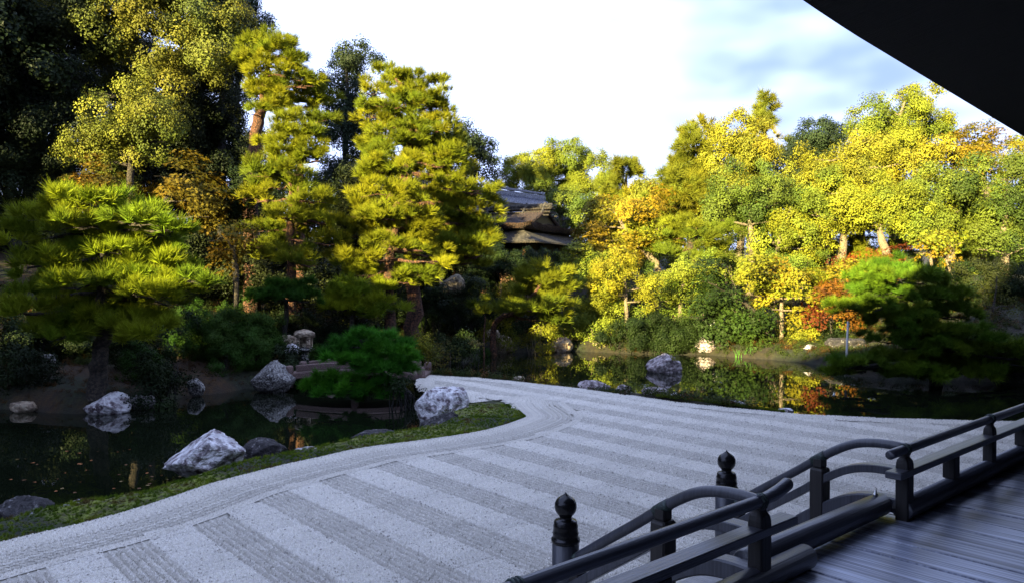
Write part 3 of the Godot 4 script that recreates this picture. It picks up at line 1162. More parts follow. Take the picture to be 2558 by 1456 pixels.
func build_veranda():
	var deck := Node3D.new()
	deck.name = "veranda_floor"
	add_child(deck)
	deck.transform = veranda
	deck.set_meta("kind", "structure")
	tag(deck, "weathered plank floor of the temple veranda", "veranda floor")
	var x := -3.0
	var k := 0
	var shapes := []
	for i in 4:
		var b := Buf.new(true)
		b.bar(Transform3D(), Vector3(0.291, 0.06, 3.9), 0.006)
		shapes.append(b.done())
	while x < 17.0:
		var p := part("plank", shapes[k % 4], M["plank%d" % (rng.randi() % 5)], deck)
		p.position = Vector3(x, FLOOR - 0.03 + rf(-0.003, 0.003), 1.75)
		p.rotation.y = 0.0
		x += 0.30
		k += 1
	var eb := Buf.new(true)
	eb.bar(along_x(-3, 17, FLOOR - 0.16, -0.08), Vector3(0.10, 0.19, 20.0))
	part("edge_beam", eb.done(), M.dark_wood, deck)
	for i in 11:
		var b := Buf.new(true)
		b.post([Vector2(0.09, -0.1), Vector2(0.09, FLOOR - 0.26)], Vector3(-2.2 + i * 1.82, 0, -0.02))
		part("stump", b.done(), M.dark_wood, deck)

	build_railing("veranda_railing", "dark wooden railing nearest the camera, its round top rail ending in an upturned tip", -3.0, 4.16, [GAP0, 2.02, 0.20, -1.62], [2.93, 1.11, -0.71], 1.0)
	build_railing("veranda_railing", "dark wooden railing beyond the stair gap, running off past the planks", 5.60, 17.0, [GAP1, 7.62, 9.44, 11.26, 13.08, 14.90], [6.71, 8.53, 10.35, 12.17, 14.0], 0.0)
	build_stair_railing("stair railing with onion finial beside the closer end of the stairs", GAP0 - 0.02, -1.0)
	build_stair_railing("stair railing with onion finial on the far side of the stairs", GAP1 + 0.02, 1.0)

	var lg := thing("barrier_log", "round log with two bright bolts laid across the top of the stairs", "log", veranda * Transform3D(Basis(), Vector3(4.82, FLOOR, -0.13)))
	var b2 := Buf.new()
	b2.tube([Vector3(-0.93, 0.105, 0), Vector3(-0.91, 0.105, 0), Vector3(0, 0.105, 0.0), Vector3(0.89, 0.1, 0), Vector3(0.91, 0.1, 0)], [0.074, 0.084, 0.083, 0.08, 0.07], 20)
	part("log", b2.done(), M.rail_wood, lg)
	for bx in [-0.86, 0.80]:
		var bb := Buf.new()
		bb.lathe([Vector2(0.017, 0.175), Vector2(0.017, 0.196), Vector2(0.009, 0.197), Vector2(0.009, 0.216), Vector2(0.004, 0.220)], Vector3(bx, 0, 0), 10)
		part("bolt", bb.done(), M.bolt, lg)

	var st := thing("wooden_stairs", "dark wooden steps from the veranda down to the gravel", "stairs", veranda * Transform3D(Basis(), Vector3(4.82, 0, -0.9)))
	for i in 4:
		var sb := Buf.new(true)
		sb.bar(along_x(-0.9, 0.9, FLOOR - 0.19 - 0.17 * i, 0.55 - 0.30 * i), Vector3(0.31, 0.06, 1.82))
		part("tread", sb.done(), M.floor_wood, st)
		sb = Buf.new(true)
		sb.bar(along_x(-0.9, 0.9, FLOOR - 0.29 - 0.17 * i, 0.66 - 0.30 * i), Vector3(0.03, 0.14, 1.80), 0.004)
		part("riser", sb.done(), M.dark_wood, st)

func build_halls():
	# the hall whose veranda this is: wall, posts and the deep dark eave overhead
	var ea := at(1990, 0, 6.9)
	var eb := at(2558, 340, 13.5)
	var d := Vector3(eb.x - ea.x, 0, eb.z - ea.z).normalized()
	var inward := Vector3(-d.z, 0, d.x)
	if inward.dot(veranda.basis.z) < 0:
		inward = -inward
	var y := (ea.y + eb.y) / 2
	var fr := Transform3D(Basis(d, Vector3.UP, inward), Vector3(ea.x, 0, ea.z))
	var hall := thing("temple_hall", "dark temple hall with a deep unlit eave over the veranda", "temple", fr)
	var b := Buf.new(true)
	var sect := [Vector3(0, y, 0), Vector3(0, y + 0.16, -0.03), Vector3(0, y + 0.30, 0.05), Vector3(0, y + 4.6, 7.5), Vector3(0, y + 0.30, 15), Vector3(0, y, 15), Vector3(0, y + 1.1, 10.5), Vector3(0, y + 1.1, 4.7)]
	var rings := []
	for k in 22:
		var x := -8.0 + k * 0.5 if k < 20 else (6.0 if k == 20 else 26.0)
		rings.append(shifted(sect, Vector3(x, 0.009 * pow(maxf(0.0, 2.0 - x), 2.0), 0)))
	for k in 21:
		b.ring_join(rings[k], rings[k + 1])
	b.cap(rings[0], true)
	b.cap(rings[21], false)
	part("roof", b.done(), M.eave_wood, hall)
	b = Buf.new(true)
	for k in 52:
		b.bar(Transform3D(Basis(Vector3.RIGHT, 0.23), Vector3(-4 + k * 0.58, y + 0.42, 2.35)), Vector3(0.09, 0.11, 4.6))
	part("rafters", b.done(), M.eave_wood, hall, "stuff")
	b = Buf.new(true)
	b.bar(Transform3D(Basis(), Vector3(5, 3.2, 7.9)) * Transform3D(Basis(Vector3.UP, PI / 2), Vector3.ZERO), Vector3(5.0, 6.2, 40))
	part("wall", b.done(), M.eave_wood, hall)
	# the taller halls behind, which keep the court in the shade
	for q in [["great_hall", "great hall with a high tiled roof standing behind the veranda", 4.0, 18.6, 39.0, -20.0], ["side_hall", "lower tiled hall beside the great hall", -29.5, 13.8, 31.0, -20.5]]:
		var hl := thing(q[0], q[1], "temple", Transform3D(Basis(Vector3.UP, 0.19 if q[0] == "side_hall" else 0.0), Vector3(q[2], 0, -q[5])))
		var w := Buf.new(true)
		w.bar(Transform3D(Basis(Vector3.UP, PI / 2), Vector3(0, q[3] * 0.25, 0)), Vector3(9.0, q[3] * 0.5, q[4] - 3.0))
		part("wall", w.done(), M.plaster, hl)
		w = Buf.new(true)
		var e0: float = q[4] / 2
		var eh: float = q[3] * 0.48
		var a := Vector3(-e0, eh, 7)
		var bq := Vector3(e0, eh, 7)
		var cq := Vector3(e0, eh, -7)
		var dq := Vector3(-e0, eh, -7)
		var p := Vector3(-e0 + 0.5, q[3], 0)
		var r := Vector3(e0 - 2.0, q[3], 0)
		w.quad(a, bq, r, p)
		w.quad(cq, dq, p, r)
		w.tri(bq, cq, r)
		w.tri(dq, a, p)
		w.quad(dq, cq, bq, a)
		part("roof", w.done(), M.tile, hl)


# ---------- tea house and the roof behind it ----------
func build_tea_house():
	var c := at(1310, 650, 38.0)
	var ax := Vector3(3.15, 0, -6.8).normalized()   # along the gable wall, away from us
	var bx := Vector3(-6.8, 0, -3.15).normalized()  # along the long wall
	var g := ground(c.x, c.z)
	var fr := Transform3D(Basis(bx, Vector3.UP, ax), Vector3(c.x, 0, c.z))
	var o := thing("tea_house", "thatched tea house with a dark gable among the trees", "tea house", fr)
	var up := func(px: float, py: float, d: float) -> float: return at(px, py, d).y
	var eave: float = up.call(1310, 603, 38.0)
	var skirt: float = up.call(1310, 572, 38.3)
	var ridge: float = up.call(1365, 527, 41.0)
	var lw := 8.0
	var dw := 6.9
	var mk := func(x: float, y: float, z: float) -> Vector3: return Vector3(x, y, z)
	# lower roof: a ring of shingled skirt all round
	var b := Buf.new(true)
	var lo := [Vector3(-1.0, eave - 0.02, -1.0), Vector3(lw + 1.0, eave - 0.02, -1.0), Vector3(lw + 1.0, eave - 0.02, dw + 1.0), Vector3(-1.0, eave - 0.02, dw + 1.0)]
	var hi := [Vector3(0.1, skirt - 0.05, 0.1), Vector3(lw - 0.1, skirt - 0.05, 0.1), Vector3(lw - 0.1, skirt - 0.05, dw - 0.1), Vector3(0.1, skirt - 0.05, dw - 0.1)]
	b.ring_join(lo, hi)
	b.ring_join(shifted(hi, Vector3(0, -0.12, 0)), shifted(lo, Vector3(0, -0.10, 0)))
	b.ring_join(shifted(lo, Vector3(0, -0.10, 0)), lo)
	part("lower_roof", b.done(), M.shingle, o)
	for e in [[Vector3(-1.05, eave - 0.1, -1.05), Vector3(lw + 1.05, eave - 0.1, -1.05)], [Vector3(-1.05, eave - 0.1, -1.05), Vector3(-1.05, eave - 0.1, dw + 1.05)]]:
		var gb := Buf.new()
		gb.tube([e[0], (e[0] + e[1]) / 2, e[1]], [0.045, 0.045, 0.045], 8)
		part("gutter", gb.done(), M.grey_bark, o)
	# thatch: thick eaves, bulging slopes, gable set in at the ends
	var n := FastNoiseLite.new()
	n.seed = 88
	n.frequency = 1.4
	var tb := Buf.new()
	var rings := []
	for k in 11:
		var t := k / 10.0
		var y := lerpf(skirt + 0.02, ridge - 0.1, pow(t, 0.85))
		var ins := lerpf(-0.55, dw / 2 - 0.15, t)
		var insx := lerpf(-0.55, 0.9, minf(t * 2.2, 1.0))
		if k == 0:
			y -= 0.05
			ins += 0.3
			insx += 0.3
		elif k == 1:
			ins = -0.55
			insx = -0.55
			y = skirt + 0.28
		var ring := []
		var x0 := insx
		var x1 := lw - insx
		var z0 := ins
		var z1 := dw - ins
		for s in 16:
			ring.append(Vector3(lerpf(x0, x1, s / 16.0), y, z0))
		for s in 10:
			ring.append(Vector3(x1, y, lerpf(z0, z1, s / 10.0)))
		for s in 16:
			ring.append(Vector3(lerpf(x1, x0, s / 16.0), y, z1))
		for s in 10:
			ring.append(Vector3(x0, y, lerpf(z1, z0, s / 10.0)))
		for i in ring.size():
			ring[i] += Vector3(n.get_noise_3dv(ring[i]), n.get_noise_3dv(ring[i] * 1.3) * 0.7, n.get_noise_3dv(ring[i] + Vector3.ONE * 7)) * 0.20
		rings.append(ring)
	for k in 10:
		tb.ring_join(rings[k], rings[k + 1])
	tb.cap(rings[0], true)
	tb.cap(rings[10], false)
	part("thatch_roof", tb.done(), M.thatch, o)
	# the dark gable and its bargeboards on the end that faces the path
	var gy0 := lerpf(skirt, ridge, 0.36)
	var gx := 0.34
	b = Buf.new(true)
	b.tri(Vector3(gx, gy0, dw / 2 - 1.9), Vector3(gx, ridge + 0.06, dw / 2), Vector3(gx, gy0, dw / 2 + 1.9))
	b.tri(Vector3(gx + 0.9, gy0, dw / 2 - 1.9), Vector3(gx + 0.9, gy0, dw / 2 + 1.9), Vector3(gx + 0.9, ridge + 0.06, dw / 2))
	part("gable", b.done(), M.dark_wood, o)
	for sgn in [-1.0, 1.0]:
		b = Buf.new(true)
		b.tube([Vector3(gx - 0.05, gy0 + 0.02, dw / 2 + sgn * 1.9), Vector3(gx - 0.06, lerpf(gy0, ridge, 0.5) + 0.02, dw / 2 + sgn * 0.95), Vector3(gx - 0.08, ridge + 0.06, dw / 2)], [0.11, 0.10, 0.10], 6)
		part("bargeboard", b.done(), M.thatch, o)
		b = Buf.new(true)
		b.quad(Vector3(gx - 0.05, gy0 + 0.06, dw / 2 + sgn * 1.92), Vector3(gx - 0.08, ridge + 0.13, dw / 2), Vector3(gx + 1.2, ridge + 0.13, dw / 2), Vector3(gx + 1.2, gy0 + 0.06, dw / 2 + sgn * 1.92))
		part("gable_slope", b.done(), M.thatch, o)
	# ridge: poles and cross ties
	b = Buf.new()
	b.tube([Vector3(-0.1, ridge + 0.26, dw / 2), Vector3(lw * 0.5, ridge + 0.24, dw / 2), Vector3(lw - 0.2, ridge + 0.26, dw / 2)], [0.17, 0.17, 0.17], 10)
	part("ridge", b.done(), M.shingle, o)
	for s in [-1.0, 1.0]:
		for k in 3:
			b = Buf.new()
			b.tube([Vector3(-0.15, ridge + 0.12 - 0.19 * k, dw / 2 + s * (0.28 + 0.17 * k)), Vector3(lw, ridge + 0.12 - 0.19 * k, dw / 2 + s * (0.28 + 0.17 * k))], [0.05, 0.05], 7)
			part("ridge_pole", b.done(), M.grey_bark, o)
	for k in 7:
		b = Buf.new(true)
		b.tube([Vector3(0.3 + k * 1.1, ridge - 0.3, dw / 2 - 0.72), Vector3(0.3 + k * 1.1, ridge + 0.42, dw / 2), Vector3(0.3 + k * 1.1, ridge - 0.3, dw / 2 + 0.72)], [0.07, 0.08, 0.07], 6)
		part("ridge_tie", b.done(), M.shingle, o)
	# walls, posts, panels
	b = Buf.new(true)
	b.bar(Transform3D(Basis(Vector3.UP, PI / 2), Vector3(lw / 2 + 0.05, (g + eave) / 2 - 0.2, dw / 2 + 0.05)), Vector3(dw - 0.1, eave - g + 0.6, lw - 0.1))
	part("wall", b.done(), M.dark_wood, o)
	for q in [[0.0, 0.0], [2.0, 0.0], [4.0, 0.0], [6.0, 0.0], [0.0, 2.3], [0.0, 4.6], [0.0, 6.9]]:
		b = Buf.new(true)
		b.post([Vector2(0.075, g - 0.3), Vector2(0.075, eave - 0.05)], Vector3(q[0], 0, q[1]), 1.0)
		part("post", b.done(), M.brown_wood, o)
	for q in [[1.0, 0.03, 0.0], [3.0, 0.03, 0.0], [0.03, 1.15, 1.0], [0.03, 3.45, 1.0]]:
		b = Buf.new(true)
		b.bar(Transform3D(Basis(Vector3.UP, PI / 2 * (1.0 - q[2])), Vector3(q[0], lerpf(g, eave, 0.3), q[1])), Vector3(0.04, (eave - g) * 0.42, 1.8))
		part("panel", b.done(), M.brown_wood, o)

	# tiled roof further back, its near slope facing us
	var p0 := at(1180, 458, 48.0)
	var p1 := at(1360, 484, 53.9)
	var d := (p1 - p0)
	d.y = 0
	d = d.normalized()
	var dn := Vector3(-d.z, 0, d.x)
	if dn.z < 0:
		dn = -dn
	var rr := thing("tiled_hall", "hall with a grey tiled roof rising behind the tea house", "temple", Transform3D(Basis(d, Vector3.UP, d.cross(Vector3.UP)), Vector3(p0.x, 0, p0.z)))
	var ry := (p0.y + p1.y) / 2 - 0.75
	var q0 := -9.0
	var q1 := 7.4
	var front: float = 1.0 if d.cross(Vector3.UP).dot(dn) > 0 else -1.0
	var sl := func(x: float, t: float) -> Vector3: return Vector3(x, ry + 0.25 - 2.3 * t + 0.5 * t * t, front * 4.2 * t)
	b = Buf.new(true)
	for k in 6:
		b.quad(sl.call(q0, k / 6.0), sl.call(q1, k / 6.0), sl.call(q1, (k + 1) / 6.0), sl.call(q0, (k + 1) / 6.0))
	var bk0: Vector3 = Vector3(q0, ry - 1.6, -front * 4.2)
	b.quad(sl.call(q0, 0), sl.call(q1, 0), bk0 + Vector3(q1 - q0, 0, 0), bk0)
	part("roof", b.done(), M.tile, rr)
	for k in 90:
		var x := q0 + 0.2 + k * 0.38
		if x > q1:
			break
		b = Buf.new()
		var pts := []
		for j in 7:
			pts.append(sl.call(x, j / 6.0) + Vector3(0, 0.045, 0))
		b.tube(pts, same(0.10, 7), 7)
		part("tile_row", b.done(), M.tile, rr)
	for q in [[0.42, 0.30, 0.34], [0.72, 0.13, 0.22]]:
		b = Buf.new(true)
		b.bar(along_x(q0, q1, ry + q[0], 0), Vector3(q[2], q[1], q1 - q0 + 0.2))
		part("ridge", b.done(), M.tile, rr)
	b = Buf.new(true)
	b.bar(along_x(q0 + 1, q1 - 1, ry * 0.5, -front * 0.1), Vector3(6.0, ry - 1.2, q1 - q0 - 2))
	part("wall", b.done(), M.dark_wood, rr)


# ---------- stones, bridge, lantern ----------
func build_stones():
	var slant := [[Vector3(-0.62, 0.72, 0.25).normalized(), 0.42], [Vector3(0.55, 0.83, 0.1).normalized(), 0.72], [Vector3(0.3, 0.1, 0.95).normalized(), 0.55], [Vector3(-0.2, -0.75, 0.6).normalized(), 0.5], [Vector3(0.8, -0.5, 0.4).normalized(), 0.62]]
	rock("big slanting pale boulder streaked with violet, tipped over the near bank", 392, 1083, 597, 1205, 10.9, "pale_rock", 3, 0.10, slant, 3, 0.15, 0.7)
	rock("dark rounded boulder with pale flecks beside the slanting boulder", 596, 1097, 716, 1166, 11.9, "dark_rock", 5, 0.14, [], 6)
	rock("low blackish humped stone on the mossy bank", 868, 1078, 992, 1118, 13.3, "dark_rock", 8, 0.10, [], 5)
	rock("large white boulder with purple veins at the tip of the moss", 1030, 972, 1172, 1062, 15.4, "pale_rock", 12, 0.12, [[Vector3(0, 1, 0.1).normalized(), 0.6]], 7)
	rock("dark craggy stone leaning against the large white boulder", 1046, 1030, 1150, 1092, 14.3, "dark_rock", 15, 0.16, [[Vector3(-0.6, 0.7, 0.3).normalized(), 0.45]], 6)
	rock("small grey stone at the foot of the dark craggy stone", 1028, 1080, 1072, 1103, 13.9, "lichen_rock", 16, 0.12)
	rock("small white stone wedged beside the dark craggy stone", 1138, 1044, 1165, 1062, 14.6, "pale_rock", 18, 0.1)
	rock("flat white slab set in the moss", 724, 1124, 816, 1148, 12.4, "pale_rock", 21, 0.08, [[Vector3.UP, 0.5]], 5)
	rock("small flat white stone next to the white slab", 818, 1118, 856, 1133, 12.7, "pale_rock", 22, 0.08, [[Vector3.UP, 0.5]], 5)
	rock("dark boulder at the frame edge of the near bank", -40, 1250, 112, 1330, 8.9, "dark_rock", 25, 0.14, [], 7)
	rock("grey two-stepped stone on the moss near the frame edge", 118, 1254, 197, 1290, 9.2, "lichen_rock", 26, 0.16, [[Vector3(-0.5, 0.85, 0).normalized(), 0.4]], 5)
	rock("small buff stone under the slanting boulder", 478, 1186, 532, 1208, 10.6, "tan_rock", 27, 0.1)
	rock("bright white faceted boulder on the island shore", 195, 981, 313, 1037, 16.6, "pale_rock", 31, 0.12, [[Vector3(-0.6, 0.75, 0.2).normalized(), 0.5], [Vector3(0.75, 0.5, 0.4).normalized(), 0.6]], 5)
	rock("low grey stone beside the bright faceted boulder", 308, 985, 384, 1022, 17.2, "lichen_rock", 33, 0.14)
	rock("flat tan stone at the water at the far end of the island shore", 15, 1006, 82, 1030, 16.8, "tan_rock", 34, 0.1, [[Vector3.UP, 0.5]], 5)
	rock("small mottled stone below the round shrub on the island", 462, 944, 508, 984, 19.0, "lichen_rock", 35, 0.14)
	rock("broad conical boulder speckled with lichen by the bridge", 616, 902, 730, 974, 19.6, "lichen_rock", 38, 0.14, [[Vector3(-0.7, 0.7, 0.2).normalized(), 0.55], [Vector3(0.75, 0.62, 0.2).normalized(), 0.62]], 4)
	rock("orange-lit boulder in front of the stone lantern", 676, 836, 742, 882, 22.4, "tan_rock", 41, 0.16)
	rock("small white stone at the foot of the lantern", 706, 858, 745, 884, 21.8, "pale_rock", 42, 0.12)
	rock("upright grey stone behind the shore pine", 852, 836, 886, 872, 24.5, "lichen_rock", 43, 0.14)
	rock("pinkish upright stone past the bridge rail", 812, 896, 836, 918, 22.5, "granite", 44, 0.08, [], 5)
	rock("pale boulder glowing in the sun under the tall pines", 1096, 684, 1162, 732, 30.5, "sand_rock", 46, 0.07, [[Vector3(-0.5, 0.85, 0.2).normalized(), 0.55]], 3)
	rock("sunlit tan boulder at the far water edge", 1222, 836, 1284, 882, 30.4, "tan_rock", 47, 0.14, [], 8)
	rock("smaller sunlit stone above the tan boulder", 1206, 822, 1250, 852, 31.2, "tan_rock", 48, 0.14)
	rock("sunlit orange stone under the light green bush", 1372, 842, 1434, 880, 30.6, "tan_rock", 49, 0.14)
	rock("low brown stone on the shore by the dark bushes", 1480, 846, 1540, 882, 30.8, "tan_rock", 50, 0.12)
	rock("pale pointed rock standing alone in the water", 1618, 884, 1711, 936, 23.9, "pink_rock", 52, 0.16, [[Vector3(-0.7, 0.7, 0.2).normalized(), 0.45], [Vector3(0.6, 0.78, 0.2).normalized(), 0.5]], 5)
	rock("mottled humped stone on the far gravel edge", 1443, 950, 1527, 978, 18.0, "pink_rock", 54, 0.14)
	rock("small round stone on the far gravel edge", 1538, 960, 1580, 980, 17.6, "pink_rock", 55, 0.12)
	rock("long flat-topped stone on the far gravel edge", 1604, 970, 1676, 994, 16.8, "pink_rock", 56, 0.14, [[Vector3.UP, 0.6]], 5)
	rock("white pebble-like stone on the moss by the water", 1676, 980, 1698, 988, 16.9, "pale_rock", 57, 0.1)
	rock("small white slab on the grassy edge of the court", 1700, 986, 1738, 998, 16.3, "pale_rock", 58, 0.08, [[Vector3.UP, 0.5]], 5)
	rock("grey slab half in the water off the grassy edge", 1808, 1002, 1868, 1020, 15.5, "lichen_rock", 59, 0.1, [[Vector3.UP, 0.5]], 5)
	rock("thin white slab at the end of the grassy edge", 1945, 1022, 1988, 1034, 14.9, "pale_rock", 60, 0.06, [[Vector3.UP, 0.5]], 5)
	rock("small brown stone at the bend of the court near the bridge", 1280, 940, 1312, 956, 19.6, "tan_rock", 61, 0.12)
	rock("brown boulder on the shaded far shore", 1736, 838, 1800, 886, 29.6, "pink_rock", 63, 0.16)
	rock("square reddish stone under the dark maple", 1848, 812, 1892, 862, 29.6, "pink_rock", 64, 0.1, [[Vector3.BACK, 0.6]], 6)
	rock("pale stone high on the shaded slope", 1776, 790, 1830, 818, 31.5, "pale_rock", 65, 0.14)
	rock("pale notched stone at the water by the forked maple", 1994, 860, 2058, 890, 27.5, "pale_rock", 66, 0.16)
	rock("long grey ledge of rock behind the support pole", 2072, 846, 2172, 882, 27.0, "dark_rock", 67, 0.12, [[Vector3.UP, 0.55], [Vector3.BACK, 0.6]], 5)
	rock("dark low ledge at the water under the leaning pine", 2130, 892, 2206, 914, 24.0, "lichen_rock", 68, 0.12)
	rock("grey stone among shrubs on the island", 88, 884, 130, 912, 19.5, "lichen_rock", 69, 0.14)
	rock("flat pale stone among shrubs on the island", 36, 890, 78, 908, 20.0, "lichen_rock", 70, 0.12)

	# stone bridge: slightly arched slab, low rails, short posts
	var a := at(738, 938, 20.6)
	var z := at(1062, 946, 20.4)
	a.y = 0.02
	z.y = 0.02
	var d := (z - a).normalized()
	var across := Vector3(-d.z, 0, d.x)
	var mid := (a + z) / 2
	var o := thing("stone_bridge", "low pink granite bridge with stubby posts", "bridge", Transform3D(Basis(d, Vector3.UP, across), Vector3(mid.x, 0, mid.z)))
	var hl := (z - a).length() / 2
	var arch := func(x: float) -> float: return 0.12 * (1.0 - (x / hl) * (x / hl))
	var b := Buf.new(true)
	var pts := []
	for i in 13:
		var x := lerpf(-hl - 0.1, hl + 0.1, i / 12.0)
		pts.append(Vector3(x, 0.02 + arch.call(x), 0))
	b.strip(pts, Vector3.BACK, 0.62, 0.075)
	part("deck", b.done(), M.granite, o)
	for s in [-1.0, 1.0]:
		b = Buf.new(true)
		b.strip(shifted(pts.slice(1, 12), Vector3(0, 0.19, s * 0.54)), Vector3.BACK, 0.055, 0.085)
		part("rail", b.done(), M.granite, o)
		for e in [-1.0, 0.0, 1.0]:
			b = Buf.new()
			var y0: float = -0.06 + arch.call(e * hl) * 1.0
			b.lathe([Vector2(0.105, y0 - 0.2), Vector2(0.10, y0 + 0.33), Vector2(0.085, y0 + 0.365), Vector2(0.05, y0 + 0.375)], Vector3(e * (hl - 0.02), 0, s * 0.54), 14)
			part("post", b.done(), M.granite, o)

	# stone lantern with a broad rough cap
	var lp := at(760, 880, 22.2)
	var s := 22.2 / F
	var ln := thing("stone_lantern", "squat stone lantern with a broad rough cap", "lantern", Transform3D(Basis(), lp))
	var cap := rock_mesh(Vector3(29 * s, 12 * s, 27 * s), 91, 5, 0.14)
	part("cap", cap, M.tan_rock, ln).position = Vector3(0, 46 * s, 0)
	b = Buf.new(true)
	for q in [[-1, -1], [1, -1], [-1, 1], [1, 1]]:
		b.bar(Transform3D(Basis(Vector3.RIGHT, PI / 2), Vector3(q[0] * 13 * s, 25 * s, q[1] * 11 * s)), Vector3(8 * s, 8 * s, 24 * s))
	b.bar(Transform3D(Basis(), Vector3(0, 25 * s, -6 * s)), Vector3(26 * s, 22 * s, 10 * s))
	part("fire_box", b.done(), M.tan_rock, ln)
	part("base", rock_mesh(Vector3(27 * s, 6 * s, 22 * s), 92, 6, 0.08), M.lichen_rock, ln).position = Vector3(0, 8 * s, 0)
	b = Buf.new()
	b.lathe([Vector2(12 * s, -30 * s), Vector2(11 * s, 6 * s)], Vector3.ZERO, 12)
	part("foot", b.done(), M.lichen_rock, ln)

	# pole that props the pine branch
	var p0 := at(2114, 940, 21.5)
	var p1 := at(2120, 802, 21.5)
	var pole := Buf.new()
	pole.tube([p0 - p0, (p1 - p0) / 2, p1 - p0], [0.034, 0.033, 0.032], 10)
	var po := part("support_pole", pole.done(), M.white_paint, self)
	po.position = p0
	tag(po, "thin white pole propping the low pine branch", "pole")

	# dead leaves: afloat on the pond and one brown heap on the gravel
	var where := []
	var tints := []
	for i in 70:
		var p := on(rf(20, 620), rf(1120, 1250), WATER)
		if not inside(Vector2(p.x, p.z), pond):
			continue
		where.append(Transform3D(Basis(Vector3.UP, rf(0, TAU)) * Basis(Vector3.RIGHT, rf(-0.1, 0.1)) * rf(0.05, 0.10), p + Vector3(0, 0.006, 0)))
		tints.append([Color(0.25, 0.10, 0.04), Color(0.2, 0.14, 0.06), Color(0.12, 0.06, 0.03)][rng.randi() % 3])
	var lb := Buf.new(true)
	leaf_quad(lb, Vector3.ZERO, Vector3.UP, Vector3.RIGHT, 1.0, 0.3)
	tag(scatter("fallen_leaves", lb.done(), M.leaf, where, tints, self, "stuff"), "brown leaves afloat on the pond by the near bank", "leaves")


# moss and short grass along the banks
func build_moss():
	var where := []
	var tints := []
	var n := moss_edge.size()
	for i in n - 1:
		var a := moss_edge[i]
		var b := moss_edge[i + 1]
		var ln := (b - a).length()
		var d := (b - a) / maxf(ln, 0.001)
		var nrm := Vector2(d.y, -d.x)
		if inside(a + nrm * 0.3, court):
			nrm = -nrm
		var count := int(ln * 620)
		for k in count:
			var p := a.lerp(b, rf(0, 1)) + nrm * rf(-0.02, 1.0 if rf(0, 1) < 0.6 else 2.3)
			if inside(p, pond) and dist_line(p, pond, true) > 0.05:
				continue
			if ground(p.x, p.y) < WATER + 0.03 or inside(p, court) and dist_line(p, moss_edge, false) > 0.05:
				continue
			var v := hill.get_noise_2d(p.x * 14, p.y * 14)
			var c := Color(0.08, 0.14, 0.010).lerp(Color(0.17, 0.23, 0.016), smoothstep(-0.3, 0.3, v)).lerp(Color(0.12, 0.09, 0.03), smoothstep(0.25, 0.5, v))
			where.append(Transform3D(rot_to(Vector3.UP + rdir() * 0.3, rf(0.018, 0.042)), Vector3(p.x, ground(p.x, p.y), p.y)))
			tints.append(c * rf(0.8, 1.2))
	# the far grassy strip between gravel and water, and sparse grass on the spit
	for k in 3500:
		var px := rf(1640, 1960)
		var q := on2(px, lerpf(992, 1034, (px - 1610) / 390.0) + rf(-9, 3), 0.0)
		if inside(q, court) or inside(q, pond):
			continue
		where.append(Transform3D(rot_to(Vector3.UP + rdir() * 0.3, rf(0.03, 0.06)), Vector3(q.x, ground(q.x, q.y) + 0.01, q.y)))
		tints.append(Color(0.11, 0.15, 0.012) * rf(0.7, 1.3))
	tag(scatter("moss_grass", L.moss.mesh, M.needle, where, tints, self, "stuff"), "short moss and grass along the edge of the gravel", "moss")
	# reeds on the far shore and a tuft on the lone rock
	for q in [["reed_clump", "tall green reeds at the foot of the square reddish stone", 1890, 893, 28.5, 26, 34, 40], ["reed_clump", "short green reeds in the water beside the taller reeds", 1856, 893, 28.5, 18, 24, 30], ["grass_tuft", "yellowish grass tuft growing on the lone rock in the water", 1688, 900, 23.9, 10, 18, 24]]:
		var s: float = q[4] / F
		var base := at(q[2], q[3], q[4])
		var b := Buf.new(true)
		for k in int(q[7]):
			var r := Vector3(rf(-1, 1) * q[5] * s, 0, rf(-0.5, 0.5) * q[5] * s)
			var tip: Vector3 = r + Vector3(rf(-0.5, 0.5), 1, rf(-0.5, 0.5)) * q[6] * s * rf(0.6, 1.0)
			var w := 0.016
			var m := r.lerp(tip, 0.6) + Vector3(0, 0.08, 0)
			b.tri(r - Vector3(w, 0, 0), m, r + Vector3(w, 0, 0))
			b.tri(r.lerp(m, 0.8) - Vector3(w * 0.6, 0, 0), tip, r.lerp(m, 0.8) + Vector3(w * 0.6, 0, 0))
		var g := thing(q[0], q[1], "grass", Transform3D(Basis(), base))
		var mt := leaf_mat(0.4)
		mt.albedo_color = lin(0.05, 0.13, 0.02) if q[0] == "reed_clump" else lin(0.16, 0.16, 0.03)
		part("blades", b.done(), mt, g)

# low plants, fallen leaves and grass over the banks
func build_ground_cover():
	var where := []
	var tints := []
	for k in 42000:
		var z := rf(-15, -40)
		var x := rf(-1.0, 1.0) * (-z * 0.72 + 3)
		var p := Vector2(x, z)
		if inside(p, court) or inside(p, pond):
			continue
		if dist_line(p, moss_edge, false) < 1.4:
			continue
		var d := dist_line(p, pond, true)
		if d > 9.0 or d < 0.1:
			continue
		var v := hill.get_noise_2d(x * 5, z * 5)
		var bare := x < -4.5 and d < 2.6
		if v < -0.15 and d > 2.5 and rf(0, 1) < 0.75 or bare and rf(0, 1) < 0.7:
			continue
		var c := Color(0.016, 0.028, 0.006).lerp(Color(0.035, 0.045, 0.008), rf(0, 1))
		if bare or rf(0, 1) < 0.2:
			c = Color(0.06, 0.03, 0.008) * rf(0.5, 1.3)
		var s := rf(0.05, 0.11) if bare else rf(0.09, 0.22)
		where.append(Transform3D(rot_to(Vector3.UP + rdir() * 0.4, s), Vector3(x, ground(x, z) + s * 0.2, z)))
		tints.append(c)
	tag(scatter("ground_cover", L.bush_dark.mesh, M.leaf, where, tints, self, "stuff"), "low plants and leaf litter over the shaded banks", "ground cover")


